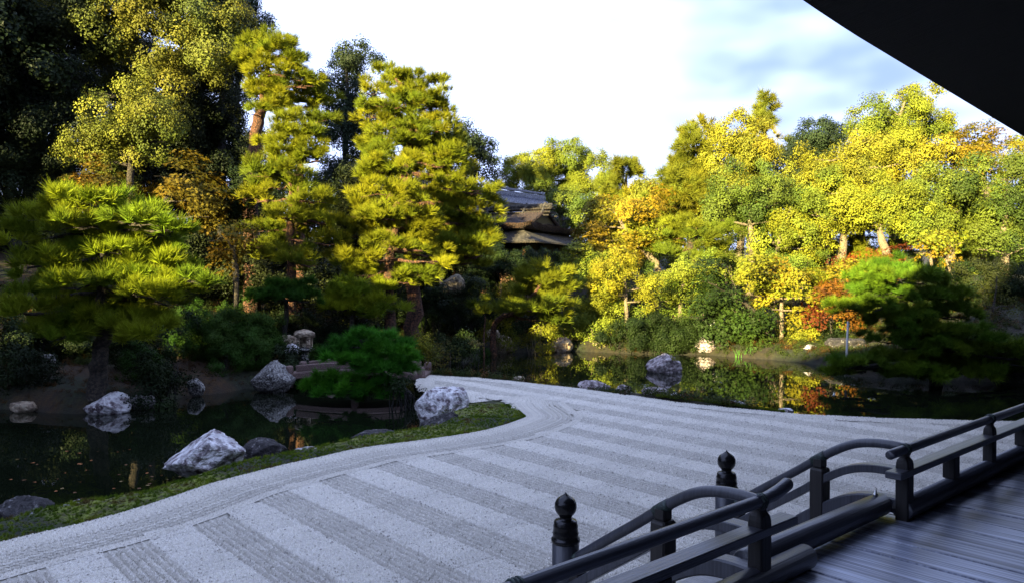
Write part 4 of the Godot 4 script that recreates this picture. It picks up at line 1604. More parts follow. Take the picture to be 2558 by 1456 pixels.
# ---------- trees ----------
# helper for pads: rows of [x, y, rx, ry]
func build_back_trees():
	var G := "trees behind the garden"
	# the dark wood on the slope beyond the island
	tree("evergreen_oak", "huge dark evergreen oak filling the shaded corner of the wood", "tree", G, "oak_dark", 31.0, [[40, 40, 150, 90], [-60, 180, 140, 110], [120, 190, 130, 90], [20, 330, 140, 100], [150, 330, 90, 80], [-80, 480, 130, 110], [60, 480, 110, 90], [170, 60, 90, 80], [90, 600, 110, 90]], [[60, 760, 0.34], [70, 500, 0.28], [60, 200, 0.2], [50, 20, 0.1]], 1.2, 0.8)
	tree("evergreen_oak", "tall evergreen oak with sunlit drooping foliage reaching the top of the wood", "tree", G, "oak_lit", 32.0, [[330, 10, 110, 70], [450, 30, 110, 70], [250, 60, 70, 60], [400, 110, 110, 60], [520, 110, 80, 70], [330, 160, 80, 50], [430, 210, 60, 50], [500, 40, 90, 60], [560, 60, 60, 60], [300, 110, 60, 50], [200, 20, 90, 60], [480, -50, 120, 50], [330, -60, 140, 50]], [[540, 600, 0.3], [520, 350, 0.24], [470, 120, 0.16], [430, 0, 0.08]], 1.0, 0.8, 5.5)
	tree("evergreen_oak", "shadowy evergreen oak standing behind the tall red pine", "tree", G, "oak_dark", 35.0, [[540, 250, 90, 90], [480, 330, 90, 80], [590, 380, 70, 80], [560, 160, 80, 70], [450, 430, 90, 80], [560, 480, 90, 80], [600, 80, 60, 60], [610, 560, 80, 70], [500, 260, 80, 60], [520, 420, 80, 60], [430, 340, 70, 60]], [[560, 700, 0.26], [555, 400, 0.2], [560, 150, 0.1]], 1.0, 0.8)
	tree("evergreen_tree", "thin bluish treetop poking out beside the tall evergreen oak", "tree", G, "conifer_dark", 44.0, [[600, 40, 50, 40], [625, 20, 30, 25], [610, 90, 45, 40], [570, 0, 60, 40], [640, 70, 22, 22], [580, 150, 50, 60]], [[585, 600, 0.24], [590, 250, 0.16], [605, 20, 0.05]], 0.8)
	tree("evergreen_tree", "slim dark blue-green tree between the two tall pines", "tree", G, "conifer_dark", 42.0, [[870, 145, 42, 26], [840, 185, 45, 30], [895, 190, 40, 34], [865, 240, 66, 40], [840, 310, 55, 45], [885, 310, 50, 40], [860, 390, 60, 50], [850, 470, 60, 50]], [[862, 660, 0.24], [864, 350, 0.17], [868, 140, 0.04]], 0.5)
	tree("evergreen_tree", "dark broad tree showing behind the tall layered pine above the roofs", "tree", G, "conifer_dark", 40.0, [[1165, 325, 32, 26], [1185, 370, 34, 30], [1160, 400, 50, 40], [1195, 425, 28, 24], [1150, 460, 50, 36], [1120, 380, 40, 60]], [[1150, 640, 0.24], [1160, 420, 0.15], [1168, 330, 0.05]], 0.5)
	# the wood goes on beyond the frame edge and shades the island
	for q in [[-21.5, -19.0, 7.0], [-27.5, -25.0, 18.0], [-24.5, -31.0, 18.0], [-31.0, -20.0, 16.0], [-38.0, -9.0, 17.0], [-34.0, -28.0, 18.0], [-44.0, -15.0, 17.0], [-18.0, -14.5, 5.0], [-14.0, -10.0, 4.0], [-17.2, -8.0, 6.9, 0.42]]:
		var c := Vector3(q[0], ground(q[0], q[1]), q[1])
		var hh: float = q[2]
		var blobs := []
		for k in 7:
			var wd: float = hh * (q[3] if q.size() > 3 else 1.0)
			blobs.append([rf(-1, 1) * wd * 0.16, hh * (0.22 + 0.12 * k), rf(-1, 1) * wd * 0.16, wd * rf(0.16, 0.24)])
		wood_tree("evergreen oak of the wood beyond the frame edge", c, blobs, hh)
	for q in [[960, 470, 34, 80, 70], [1110, 520, 36, 70, 70], [-60, 60, 46, 150, 160], [150, 120, 47, 150, 160], [330, 240, 46, 150, 160], [520, 330, 45, 120, 150], [60, 330, 45, 150, 160], [-90, 640, 34, 120, 110], [60, 640, 35, 120, 90], [230, 480, 36, 110, 110], [370, 430, 37, 110, 110], [700, 520, 38, 90, 110], [800, 560, 38, 90, 110], [930, 560, 37, 90, 110], [1060, 600, 38, 90, 80], [300, 620, 31, 110, 60], [520, 640, 31, 120, 60], [720, 680, 30, 110, 50], [860, 700, 30, 100, 50]]:
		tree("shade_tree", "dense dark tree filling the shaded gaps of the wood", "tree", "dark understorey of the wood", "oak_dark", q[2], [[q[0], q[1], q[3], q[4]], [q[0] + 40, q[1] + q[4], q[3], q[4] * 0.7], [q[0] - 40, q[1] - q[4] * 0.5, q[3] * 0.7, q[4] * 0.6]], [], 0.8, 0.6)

	tree("camphor_tree", "domed bright green tree above the tiled roof", "tree", G, "wood_olive", 59.0, [[1255, 440, 38, 24], [1300, 430, 45, 35], [1350, 415, 55, 42], [1420, 395, 55, 34], [1450, 400, 45, 40], [1480, 440, 46, 42], [1400, 450, 70, 45], [1330, 470, 60, 40], [1440, 490, 80, 40], [1510, 470, 30, 30]], [[1440, 640, 0.34], [1430, 480, 0.2], [1420, 400, 0.06]], 1.2)
	tree("broadleaf_tree", "dark green spreading tree squeezed between the tiled and thatched roofs", "tree", G, "wood_green", 46.0, [[1400, 505, 40, 16], [1435, 515, 36, 18], [1410, 535, 36, 18], [1450, 550, 30, 20]], [[1405, 640, 0.14], [1400, 550, 0.1], [1395, 500, 0.04]], 0.4)
	tree("conifer_tree", "bronze-tinted round conifer beside the domed tree", "tree", G, "conifer", 50.0, [[1560, 425, 34, 22], [1545, 460, 36, 30], [1585, 455, 30, 30], [1565, 500, 48, 36], [1600, 500, 40, 40], [1560, 550, 60, 40]], [[1565, 680, 0.22], [1565, 430, 0.05]], 0.6)
	tree("cedar_tree", "ragged golden cedar tapering to a blunt tip", "tree", G, "conifer", 44.0, [[1732, 325, 20, 20], [1715, 350, 26, 18], [1748, 352, 24, 18], [1730, 385, 42, 26], [1700, 420, 40, 26], [1750, 425, 46, 28], [1715, 465, 56, 30], [1665, 470, 40, 30], [1700, 510, 70, 34], [1650, 530, 56, 36], [1740, 540, 60, 36]], [[1725, 680, 0.26], [1730, 450, 0.16], [1733, 310, 0.03]], 0.5)
	tree("cedar_tree", "narrow cedar spire rising highest over the yellow wood", "tree", G, "conifer", 50.0, [[1912, 240, 13, 14], [1902, 262, 15, 12], [1922, 275, 15, 12], [1908, 290, 24, 14], [1895, 312, 22, 13], [1930, 312, 22, 14], [1912, 340, 34, 20], [1890, 375, 40, 26], [1935, 375, 40, 26]], [[1912, 660, 0.24], [1912, 420, 0.16], [1912, 232, 0.03]], 0.3)
	tree("broadleaf_tree", "round yellow-green tree with pale forking limbs below the cedar spire", "tree", G, "wood_yellow", 43.0, [[1810, 345, 34, 26], [1850, 335, 44, 34], [1900, 360, 50, 40], [1930, 410, 40, 36], [1860, 400, 66, 44], [1800, 400, 36, 30], [1900, 460, 66, 36], [1830, 470, 50, 36], [1930, 490, 40, 30]], [[1850, 690, 0.26], [1852, 520, 0.2], [1850, 360, 0.06]], 0.8)
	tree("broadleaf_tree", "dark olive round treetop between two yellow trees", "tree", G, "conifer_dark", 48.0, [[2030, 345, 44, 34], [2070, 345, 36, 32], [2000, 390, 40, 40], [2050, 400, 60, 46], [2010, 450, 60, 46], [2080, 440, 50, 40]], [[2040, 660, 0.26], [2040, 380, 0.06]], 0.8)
	tree("broadleaf_tree", "tallest open-crowned yellow-green tree near the dark eave", "tree", G, "wood_olive", 43.0, [[2235, 235, 30, 24], [2285, 245, 38, 30], [2205, 270, 32, 20], [2265, 290, 46, 30], [2160, 290, 40, 28], [2140, 320, 32, 26], [2210, 330, 60, 30], [2300, 320, 36, 30], [2360, 320, 34, 22], [2330, 355, 44, 28], [2250, 380, 70, 34], [2180, 385, 60, 30]], [[2235, 690, 0.32], [2232, 470, 0.24], [2240, 340, 0.14], [2262, 250, 0.05]], 1.0)
	tree("broadleaf_tree", "broad bright yellow tree spreading below the tallest open crown", "tree", G, "wood_yellow", 40.0, [[2070, 395, 46, 30], [2150, 350, 60, 34], [2110, 420, 60, 30], [2200, 400, 60, 30], [2060, 460, 60, 32], [2150, 470, 70, 34], [2240, 440, 60, 32], [2300, 400, 50, 30], [2020, 500, 50, 30], [2240, 500, 70, 34]], [[2150, 690, 0.28], [2150, 500, 0.2], [2140, 380, 0.06]], 1.0)
	tree("maple_tree", "orange-tinged maple crown just under the tip of the eave", "tree", G, "maple_yellow", 41.0, [[2400, 360, 50, 22], [2460, 345, 50, 24], [2520, 340, 60, 30], [2340, 390, 50, 24], [2430, 400, 70, 28], [2530, 400, 60, 34], [2380, 440, 60, 26], [2480, 450, 70, 30], [2570, 350, 50, 30], [2580, 460, 50, 40]], [[2460, 690, 0.26], [2460, 480, 0.18], [2450, 370, 0.06]], 0.8)
	for q in [["wood_yellow", "leafy yellow tree low behind the bronze conifer", 1640, 500, 46, 60, 50], ["wood_olive", "leafy olive tree between the golden cedar and the round yellow tree", 1770, 480, 45, 60, 50], ["wood_olive", "leafy olive tree filling the hollow under the dark olive top", 1990, 540, 44, 80, 60], ["wood_olive", "leafy tree under the orange-tinged maple crown", 2420, 520, 43, 90, 50], ["wood_olive", "leafy tree at the frame edge behind the hedge", 2560, 540, 43, 80, 60], ["wood_yellow", "leafy yellow tree behind the thatched roof", 1520, 560, 47, 60, 50]]:
		tree("broadleaf_tree", q[1], "tree", G, q[0], q[4], [[q[2], q[3], q[5], q[6]], [q[2] - 40, q[3] + 60, q[5] * 0.9, q[6]], [q[2] + 45, q[3] + 50, q[5] * 0.8, q[6]], [q[2], q[3] + 110, q[5], q[6]]], [], 0.8)

func wood_tree(label: String, foot: Vector3, list: Array, height: float):
	var st: Dictionary = L.oak_dark.duplicate()
	st.size = 0.8
	st.sub = 1.1
	var o := thing("evergreen_oak", label, "tree", Transform3D(Basis(), foot), "wood beyond the frame edge")
	var tb := Buf.new()
	tb.tube([Vector3(0, -0.3, 0), Vector3(0.1, height * 0.4, 0.1), Vector3(0, height * 0.9, 0)], [height * 0.022, height * 0.017, 0.04], 8)
	part("trunk", tb.done(), M.dark_bark, o)
	var blobs := []
	for q in list:
		blobs.append([foot + Vector3(q[0], q[1], q[2]), Vector3(q[3], q[3] * 0.7, q[3])])
	var where := []
	var tints := []
	foliage(blobs, st, where, tints, foot)
	scatter("crown", st.mesh, M[st.mat], where, tints, o, "stuff")

func build_mid_trees():
	var G := "trees on the far bank"
	tree("maple_tree", "golden-orange maple with a leaning pale trunk beside the thatched roof", "tree", G, "maple_yellow", 36.0, [[1515, 510, 46, 24], [1560, 540, 60, 26], [1490, 560, 40, 22], [1530, 580, 70, 26], [1620, 560, 60, 26], [1580, 610, 70, 26], [1505, 600, 44, 20], [1640, 620, 50, 26], [1600, 500, 60, 28], [1670, 550, 50, 30]], [[1648, 680, 0.16], [1622, 640, 0.14], [1580, 600, 0.11], [1545, 545, 0.06]], 0.8)
	tree("oak_tree", "blue-green oak with two pale trunks in the middle of the far bank", "tree", G, "wood_green", 37.0, [[1850, 460, 50, 30], [1900, 470, 46, 30], [1820, 510, 56, 34], [1890, 520, 60, 36], [1950, 500, 46, 30], [1840, 548, 50, 24], [1925, 548, 44, 22], [1800, 545, 36, 22]], [[1876, 690, 0.17], [1878, 590, 0.14], [1866, 480, 0.06]], 0.8)
	tree("oak_tree", "olive oak with a stout white trunk standing clear of the leaves", "tree", G, "wood_olive", 36.5, [[2060, 480, 56, 30], [2130, 470, 60, 34], [2030, 530, 50, 30], [2100, 540, 70, 34], [2180, 520, 50, 30], [2050, 568, 40, 16], [1990, 560, 36, 20]], [[2105, 680, 0.22], [2108, 610, 0.19], [2118, 540, 0.13], [2100, 470, 0.06]], 0.8)
	tree("oak_tree", "slender oak with a cluster of thin bright stems", "tree", G, "wood_olive", 36.0, [[1960, 560, 46, 26], [1990, 590, 40, 24], [1930, 600, 40, 26], [2010, 620, 34, 20]], [[1930, 680, 0.11], [1950, 600, 0.08], [1975, 520, 0.04]], 0.6)
	for q in [["slim straight oak with a bare pale stem beside the bright stems", 2024, 0.08, 2030], ["slim oak with a bare stem between the bright stems and the stout white trunk", 2070, 0.09, 2064], ["slim leaning oak with a bare stem near the dark green two-trunked oak", 2330, 0.08, 2316]]:
		tree("oak_tree", q[0], "tree", G, "wood_olive", 37.5, [[q[3], 530, 34, 22], [q[3] + 26, 548, 30, 18], [q[3] - 24, 552, 28, 16]], [[q[1], 680, q[2]], [(q[1] + q[3]) / 2.0, 600, q[2] * 0.85], [q[3], 530, q[2] * 0.4]], 0.4)
	tree("oak_tree", "oak with a thick leaning pinkish trunk by the red maples", "tree", G, "wood_olive", 36.0, [[2210, 540, 50, 28], [2270, 560, 50, 28], [2170, 562, 34, 16], [2250, 510, 60, 30], [2300, 530, 44, 28]], [[2203, 680, 0.24], [2214, 625, 0.2], [2200, 580, 0.13], [2225, 520, 0.06]], 0.6)
	tree("oak_tree", "dark green oak with two trunks above the hedge", "tree", G, "wood_green", 37.0, [[2340, 470, 60, 30], [2410, 460, 60, 34], [2300, 520, 50, 26], [2380, 530, 60, 28], [2450, 520, 50, 30], [2330, 570, 46, 24], [2440, 580, 60, 24]], [[2372, 690, 0.22], [2376, 530, 0.18], [2385, 440, 0.06]], 0.8)
	tree("oak_tree", "shaded green oak at the frame edge above the hedge", "tree", G, "wood_green", 36.0, [[2500, 490, 50, 34], [2560, 520, 60, 44], [2500, 560, 50, 30], [2560, 610, 60, 40], [2480, 620, 46, 26], [2530, 440, 50, 30]], [[2515, 700, 0.2], [2508, 560, 0.16], [2520, 460, 0.05]], 0.8)
	tree("maple_tree", "thin yellow maple in front of the two-trunked oak", "tree", G, "maple_yellow", 33.0, [[2330, 600, 40, 22], [2300, 630, 34, 18], [2370, 620, 34, 18], [2340, 580, 30, 18]], [[2386, 745, 0.07], [2380, 690, 0.06], [2345, 600, 0.03]], 0.5)
	tree("pine_tree", "flat-layered light green pine among the maples", "tree", G, "pine_far", 35.0, [[1720, 570, 50, 16], [1780, 580, 46, 16], [1680, 595, 46, 15], [1740, 605, 60, 14], [1800, 620, 40, 13], [1690, 630, 50, 14], [1750, 645, 50, 12]], [[1730, 690, 0.12], [1740, 620, 0.09], [1740, 565, 0.04]], 0.5)
	tree("pine_tree", "soft green pine half hidden behind the stout white trunk", "tree", G, "pine_far", 38.0, [[2160, 590, 40, 16], [2150, 620, 46, 16], [2170, 645, 46, 16], [2290, 600, 36, 16], [2140, 570, 30, 14]], [[2160, 690, 0.12], [2158, 570, 0.04]], 0.4)
	tree("maple_tree", "small green-gold maple beneath the leaning trunk", "tree", G, "maple_yellow", 33.5, [[1490, 632, 40, 16], [1520, 640, 50, 20], [1560, 650, 46, 18], [1480, 615, 30, 14]], [[1500, 720, 0.09], [1490, 650, 0.05]], 0.5)
	tree("shrub_tree", "rounded light green tree with fine leaves on the bank", "tree", G, "bush_green", 32.0, [[1690, 670, 56, 30], [1750, 680, 56, 30], [1640, 700, 40, 26], [1700, 720, 60, 30], [1780, 710, 44, 28], [1650, 745, 40, 20]], [[1700, 800, 0.11], [1700, 740, 0.08], [1710, 690, 0.04]], 0.5)
	tree("shrub_tree", "low rounded green tree below the tea house eave", "tree", G, "bush_green", 33.0, [[1420, 665, 46, 24], [1470, 660, 50, 26], [1520, 680, 46, 26], [1440, 695, 50, 24], [1500, 710, 46, 22]], [[1470, 770, 0.09], [1470, 690, 0.05]], 0.5)
	tree("shrub_tree", "small tree with a fan of bare white branches", "tree", G, "bush_lit", 31.0, [[1530, 700, 44, 20], [1590, 720, 40, 18], [1520, 735, 50, 18], [1600, 750, 36, 16], [1560, 680, 50, 16], [1500, 715, 34, 16]], [[1566, 800, 0.09], [1564, 740, 0.075], [1562, 690, 0.04]], 0.4)
	tree("pine_tree", "leaning sunlit pine arching over the far water", "tree", G, "pine_far", 29.5, [[1367, 687, 40, 16], [1324, 702, 34, 16], [1360, 716, 66, 18], [1331, 738, 56, 18], [1385, 745, 50, 16], [1331, 773, 56, 18], [1306, 795, 52, 16], [1349, 802, 52, 16], [1385, 780, 46, 16], [1259, 752, 26, 12], [1270, 775, 30, 13]], [[1236, 812, 0.11], [1270, 785, 0.10], [1312, 757, 0.08], [1350, 715, 0.05]], 0.5)
	tree("pine_tree", "tiny pine with a single bright tuft above the water", "tree", G, "pine_far", 28.5, [[1216, 784, 24, 11], [1206, 776, 16, 8]], [[1209, 835, 0.035], [1212, 790, 0.025]], 0.1)
	tree("maple_tree", "yellow-green maple on twin pale trunks at the water", "tree", G, "maple_yellow", 29.5, [[1900, 670, 50, 18], [1960, 665, 56, 18], [1920, 705, 60, 20], [1990, 700, 46, 18], [1890, 735, 46, 16], [1960, 740, 60, 20], [2010, 740, 36, 16], [1930, 770, 46, 14], [1990, 775, 36, 13]], [[1952, 872, 0.085], [1955, 800, 0.08], [1950, 700, 0.04]], 0.6)
	tree("maple_tree", "shaded dark green maple leaning low over the far shore", "tree", G, "maple_green", 29.5, [[1800, 725, 50, 18], [1760, 755, 50, 18], [1830, 760, 60, 20], [1880, 780, 50, 18], [1800, 795, 56, 18], [1860, 815, 50, 18], [1730, 790, 40, 18], [1900, 830, 36, 14], [1770, 700, 40, 16]], [[1925, 850, 0.11], [1905, 800, 0.1], [1870, 765, 0.08], [1820, 730, 0.04]], 0.6)
	tree("maple_tree", "flame-orange maple beside the big shaded pine", "tree", G, "maple_red", 29.0, [[2050, 740, 40, 16], [2090, 735, 36, 16], [2030, 765, 36, 16], [2075, 770, 46, 18], [2110, 755, 30, 14], [2060, 795, 36, 13]], [[2080, 850, 0.06], [2075, 780, 0.04]], 0.4)
	tree("maple_tree", "pale leafy maple standing behind the flame-orange one", "tree", G, "maple_yellow", 31.0, [[2050, 690, 46, 18], [2100, 700, 40, 18], [2070, 715, 46, 16], [2120, 680, 30, 16], [2130, 720, 26, 14]], [[2080, 830, 0.06], [2080, 700, 0.03]], 0.4)
	tree("maple_tree", "dark red maple at the foot of the stout trunks", "tree", G, "maple_red", 34.0, [[2150, 658, 40, 9], [2120, 663, 26, 8], [2190, 656, 30, 9]], [[2150, 720, 0.05], [2150, 665, 0.03]], 0.3)
	tree("maple_tree", "rust-red spreading maple above the sunlit pine top", "tree", G, "maple_red", 34.0, [[2250, 650, 40, 12], [2285, 640, 30, 11], [2220, 662, 36, 11], [2270, 662, 40, 11]], [[2240, 720, 0.05], [2250, 660, 0.03]], 0.3)
	var B := "bushes along the far shore"
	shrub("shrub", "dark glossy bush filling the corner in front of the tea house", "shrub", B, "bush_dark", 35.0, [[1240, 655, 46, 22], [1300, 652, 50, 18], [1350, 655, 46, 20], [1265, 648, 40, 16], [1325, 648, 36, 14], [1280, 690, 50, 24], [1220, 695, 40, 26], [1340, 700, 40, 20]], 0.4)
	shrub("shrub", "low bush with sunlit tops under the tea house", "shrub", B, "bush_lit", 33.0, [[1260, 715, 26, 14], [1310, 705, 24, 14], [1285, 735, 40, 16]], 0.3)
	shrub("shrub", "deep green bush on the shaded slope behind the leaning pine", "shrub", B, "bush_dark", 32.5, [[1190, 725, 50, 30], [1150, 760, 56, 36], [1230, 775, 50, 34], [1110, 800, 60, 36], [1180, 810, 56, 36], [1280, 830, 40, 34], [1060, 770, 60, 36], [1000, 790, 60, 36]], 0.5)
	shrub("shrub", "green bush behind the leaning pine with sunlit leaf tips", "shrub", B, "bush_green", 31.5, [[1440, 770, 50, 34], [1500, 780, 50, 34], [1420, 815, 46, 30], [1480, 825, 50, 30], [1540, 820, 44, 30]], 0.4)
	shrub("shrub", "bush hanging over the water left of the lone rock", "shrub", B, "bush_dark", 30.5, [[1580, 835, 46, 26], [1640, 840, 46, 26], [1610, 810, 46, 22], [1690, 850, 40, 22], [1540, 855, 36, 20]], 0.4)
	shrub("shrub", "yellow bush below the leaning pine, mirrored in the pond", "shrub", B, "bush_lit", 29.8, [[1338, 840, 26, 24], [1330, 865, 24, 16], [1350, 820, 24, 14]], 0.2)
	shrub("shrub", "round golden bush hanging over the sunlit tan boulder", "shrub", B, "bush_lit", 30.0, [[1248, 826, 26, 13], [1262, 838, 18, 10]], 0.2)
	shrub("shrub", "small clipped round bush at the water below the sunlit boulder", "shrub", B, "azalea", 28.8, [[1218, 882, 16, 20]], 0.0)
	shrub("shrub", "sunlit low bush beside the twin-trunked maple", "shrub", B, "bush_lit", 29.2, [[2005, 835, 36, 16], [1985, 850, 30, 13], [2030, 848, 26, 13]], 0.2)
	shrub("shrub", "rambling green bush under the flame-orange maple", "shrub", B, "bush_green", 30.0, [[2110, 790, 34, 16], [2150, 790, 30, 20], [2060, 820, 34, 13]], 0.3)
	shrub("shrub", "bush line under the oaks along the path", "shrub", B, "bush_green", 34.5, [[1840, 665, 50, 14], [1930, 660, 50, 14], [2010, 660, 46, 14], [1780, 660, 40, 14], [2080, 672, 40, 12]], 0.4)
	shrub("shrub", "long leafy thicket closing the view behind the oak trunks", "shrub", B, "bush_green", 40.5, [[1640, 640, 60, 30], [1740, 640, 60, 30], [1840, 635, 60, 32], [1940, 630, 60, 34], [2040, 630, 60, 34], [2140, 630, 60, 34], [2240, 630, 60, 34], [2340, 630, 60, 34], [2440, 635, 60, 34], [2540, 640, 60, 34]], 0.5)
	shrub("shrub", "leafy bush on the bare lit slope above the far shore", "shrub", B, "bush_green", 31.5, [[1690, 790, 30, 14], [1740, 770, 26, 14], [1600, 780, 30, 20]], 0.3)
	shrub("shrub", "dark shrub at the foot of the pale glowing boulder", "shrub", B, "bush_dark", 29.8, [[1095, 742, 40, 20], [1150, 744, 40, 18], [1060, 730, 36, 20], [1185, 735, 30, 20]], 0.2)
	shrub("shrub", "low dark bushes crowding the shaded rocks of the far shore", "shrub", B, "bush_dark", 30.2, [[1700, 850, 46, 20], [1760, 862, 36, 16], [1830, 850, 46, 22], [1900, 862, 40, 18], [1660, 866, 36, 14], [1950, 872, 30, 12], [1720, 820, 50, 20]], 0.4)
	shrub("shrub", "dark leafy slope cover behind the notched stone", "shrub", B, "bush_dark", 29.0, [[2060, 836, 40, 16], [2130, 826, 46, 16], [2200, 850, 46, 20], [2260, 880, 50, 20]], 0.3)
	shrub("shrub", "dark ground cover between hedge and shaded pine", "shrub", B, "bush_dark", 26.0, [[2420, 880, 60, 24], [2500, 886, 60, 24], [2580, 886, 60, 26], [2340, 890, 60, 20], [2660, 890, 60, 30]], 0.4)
	shrub("hedge", "tall dark clipped hedge behind the shaded pine", "hedge", "", "hedge_leaf", 29.5, [[2380, 715, 60, 46], [2460, 710, 66, 48], [2540, 710, 66, 48], [2400, 790, 66, 50], [2480, 790, 66, 50], [2560, 790, 66, 50], [2640, 730, 66, 60]], 0.2, 0.5)
	tree("bare_tree", "nearly leafless thin tree in front of the hedge", "tree", G, "twig", 27.0, [[2490, 740, 36, 24], [2460, 760, 30, 18], [2520, 760, 30, 18], [2490, 700, 30, 24]], [[2476, 858, 0.05], [2478, 800, 0.045], [2488, 740, 0.03], [2492, 690, 0.012]], 0.4)

func build_pines():
	var G := "pines of the garden"
	tree("pine_tree", "tall red-trunked pine with a lofty rounded crown", "tree", G, "pine_tall", 30.0, [[640, 125, 42, 20], [760, 270, 40, 16], [700, 275, 40, 13], [655, 240, 36, 15], [765, 215, 30, 14], [700, 130, 46, 18], [670, 150, 66, 20], [618, 165, 34, 22], [675, 180, 60, 20], [722, 160, 36, 18], [650, 215, 40, 18], [705, 215, 50, 20], [750, 195, 34, 18], [780, 230, 36, 20], [740, 245, 50, 16], [680, 240, 50, 16], [665, 268, 40, 18], [725, 262, 40, 14], [795, 255, 30, 14], [650, 285, 34, 12], [690, 105, 36, 12]], [[628, 470, 0.30], [632, 380, 0.26], [642, 310, 0.22], [660, 240, 0.15], [670, 150, 0.05]], 0.8)
	tree("pine_tree", "bright bushy pine nestled below the lofty rounded crown", "tree", G, "pine_tall", 28.5, [[710, 315, 46, 20], [765, 305, 40, 16], [812, 296, 26, 12], [735, 345, 66, 20], [680, 365, 34, 18], [750, 380, 70, 20], [700, 395, 46, 18], [790, 345, 30, 16], [780, 400, 40, 16], [730, 410, 60, 15]], [[745, 560, 0.18], [748, 440, 0.14], [740, 320, 0.05]], 0.6)
	tree("pine_tree", "layered pine with flat shelves, half in shadow", "tree", G, "pine_tall", 24.5, [[665, 437, 56, 17], [740, 435, 50, 15], [705, 470, 60, 16], [640, 500, 46, 16], [785, 503, 56, 14], [710, 540, 46, 14], [770, 520, 50, 13], [780, 560, 62, 15], [700, 575, 46, 14], [665, 575, 36, 13], [720, 612, 50, 14], [665, 640, 46, 13], [740, 648, 50, 13], [772, 665, 30, 11], [830, 560, 30, 12], [820, 610, 34, 14]], [[725, 720, 0.16], [722, 600, 0.13], [728, 500, 0.09], [720, 430, 0.04]], 0.7)
	tree("pine_tree", "tallest layered pine, pointed crown against the sky", "tree", G, "pine_tall", 27.5, [[968, 192, 42, 13], [1068, 207, 40, 13], [945, 230, 40, 17], [1020, 222, 50, 12], [1020, 248, 60, 17], [1085, 250, 40, 14], [940, 288, 40, 17], [1005, 290, 60, 17], [1100, 290, 36, 16], [1065, 272, 46, 13], [965, 320, 50, 14], [1095, 322, 46, 18], [1040, 318, 40, 12], [960, 348, 50, 14], [1035, 345, 40, 11], [1100, 352, 46, 13], [1055, 405, 60, 14], [1110, 412, 50, 17], [1090, 448, 50, 16], [1125, 470, 46, 16], [1195, 480, 42, 22], [1215, 500, 30, 16], [1135, 508, 46, 16], [1175, 528, 46, 16], [1155, 555, 50, 15], [1207, 562, 34, 14], [1130, 592, 50, 16], [1180, 612, 50, 15], [1165, 655, 50, 14], [1215, 590, 26, 12], [1060, 490, 50, 16], [1100, 540, 40, 14], [1010, 205, 50, 14], [985, 265, 60, 16], [1055, 330, 60, 14], [1000, 372, 60, 14], [1075, 376, 60, 14], [1120, 385, 40, 14], [1030, 430, 60, 16], [930, 375, 40, 13], [1140, 440, 40, 16], [1180, 505, 50, 16], [1150, 625, 50, 15], [1110, 620, 50, 15], [1190, 640, 40, 14], [1125, 565, 50, 16], [1095, 505, 50, 16], [1185, 585, 44, 14], [1120, 660, 50, 15], [1080, 600, 50, 15]], [[1030, 740, 0.27], [1022, 560, 0.24], [1015, 400, 0.2], [1026, 330, 0.15], [1020, 250, 0.09], [985, 195, 0.03]], 0.9)
	tree("pine_tree", "broad golden-green layered pine in front of the tallest pine", "tree", G, "pine_tall", 24.5, [[960, 400, 40, 14], [1000, 415, 46, 14], [930, 425, 36, 13], [960, 450, 56, 16], [1020, 440, 34, 12], [965, 490, 78, 17], [905, 505, 40, 14], [1030, 510, 46, 15], [910, 540, 42, 14], [985, 545, 66, 16], [1045, 545, 46, 15], [980, 568, 78, 15], [1065, 572, 40, 14], [905, 590, 46, 13], [1005, 600, 66, 14], [955, 612, 46, 12], [1070, 637, 46, 14], [1030, 625, 40, 10], [895, 648, 46, 22], [860, 640, 30, 14], [880, 672, 46, 18], [990, 678, 46, 17], [1040, 690, 50, 16], [1010, 705, 40, 10], [910, 690, 40, 14], [1085, 655, 30, 10]], [[972, 760, 0.17], [975, 650, 0.14], [990, 540, 0.10], [975, 410, 0.04]], 0.7)
	tree("pine_tree", "big long-needled pine on the island, sunlit on one flank", "tree", G, "pine_near", 17.0, [[162, 508, 56, 16], [222, 505, 50, 16], [313, 524, 54, 17], [375, 540, 50, 18], [290, 553, 60, 18], [352, 562, 60, 18], [430, 575, 40, 16], [261, 585, 62, 18], [330, 582, 60, 16], [395, 590, 50, 16], [261, 611, 60, 16], [339, 621, 66, 18], [404, 626, 46, 14], [300, 632, 50, 14], [326, 663, 50, 14], [365, 673, 70, 17], [443, 663, 46, 16], [274, 697, 46, 16], [320, 708, 66, 17], [385, 708, 60, 15], [440, 706, 46, 15], [505, 707, 30, 15], [456, 725, 46, 15], [300, 748, 46, 16], [400, 742, 50, 14], [417, 757, 46, 14], [350, 735, 50, 14],
		[136, 772, 22, 12], [196, 770, 46, 11], [245, 776, 50, 11], [313, 775, 50, 14], [365, 793, 42, 14], [91, 550, 46, 14], [157, 552, 50, 14], [196, 570, 60, 14], [78, 575, 40, 13], [65, 600, 36, 13], [203, 632, 52, 14], [130, 648, 60, 16], [65, 665, 50, 16], [183, 675, 56, 15], [110, 700, 56, 16], [190, 720, 60, 16], [90, 745, 50, 14], [220, 745, 46, 13], [255, 800, 60, 14], [170, 800, 50, 13], [330, 812, 50, 12], [110, 810, 60, 14], [200, 830, 70, 14], [290, 836, 60, 13], [370, 830, 50, 13], [60, 780, 50, 15], [130, 845, 60, 13]], [[243, 935, 0.19], [250, 880, 0.17], [262, 800, 0.15], [255, 700, 0.12], [280, 600, 0.09], [250, 520, 0.04]], 0.9)
	tree("pine_tree", "low trained pine with a flat dark shelf behind the clipped mound", "tree", G, "pine_shade", 23.0, [[690, 728, 46, 13], [745, 725, 44, 13], [715, 745, 66, 13], [665, 750, 36, 12], [765, 752, 34, 11]], [[712, 820, 0.08], [716, 750, 0.05]], 0.3)
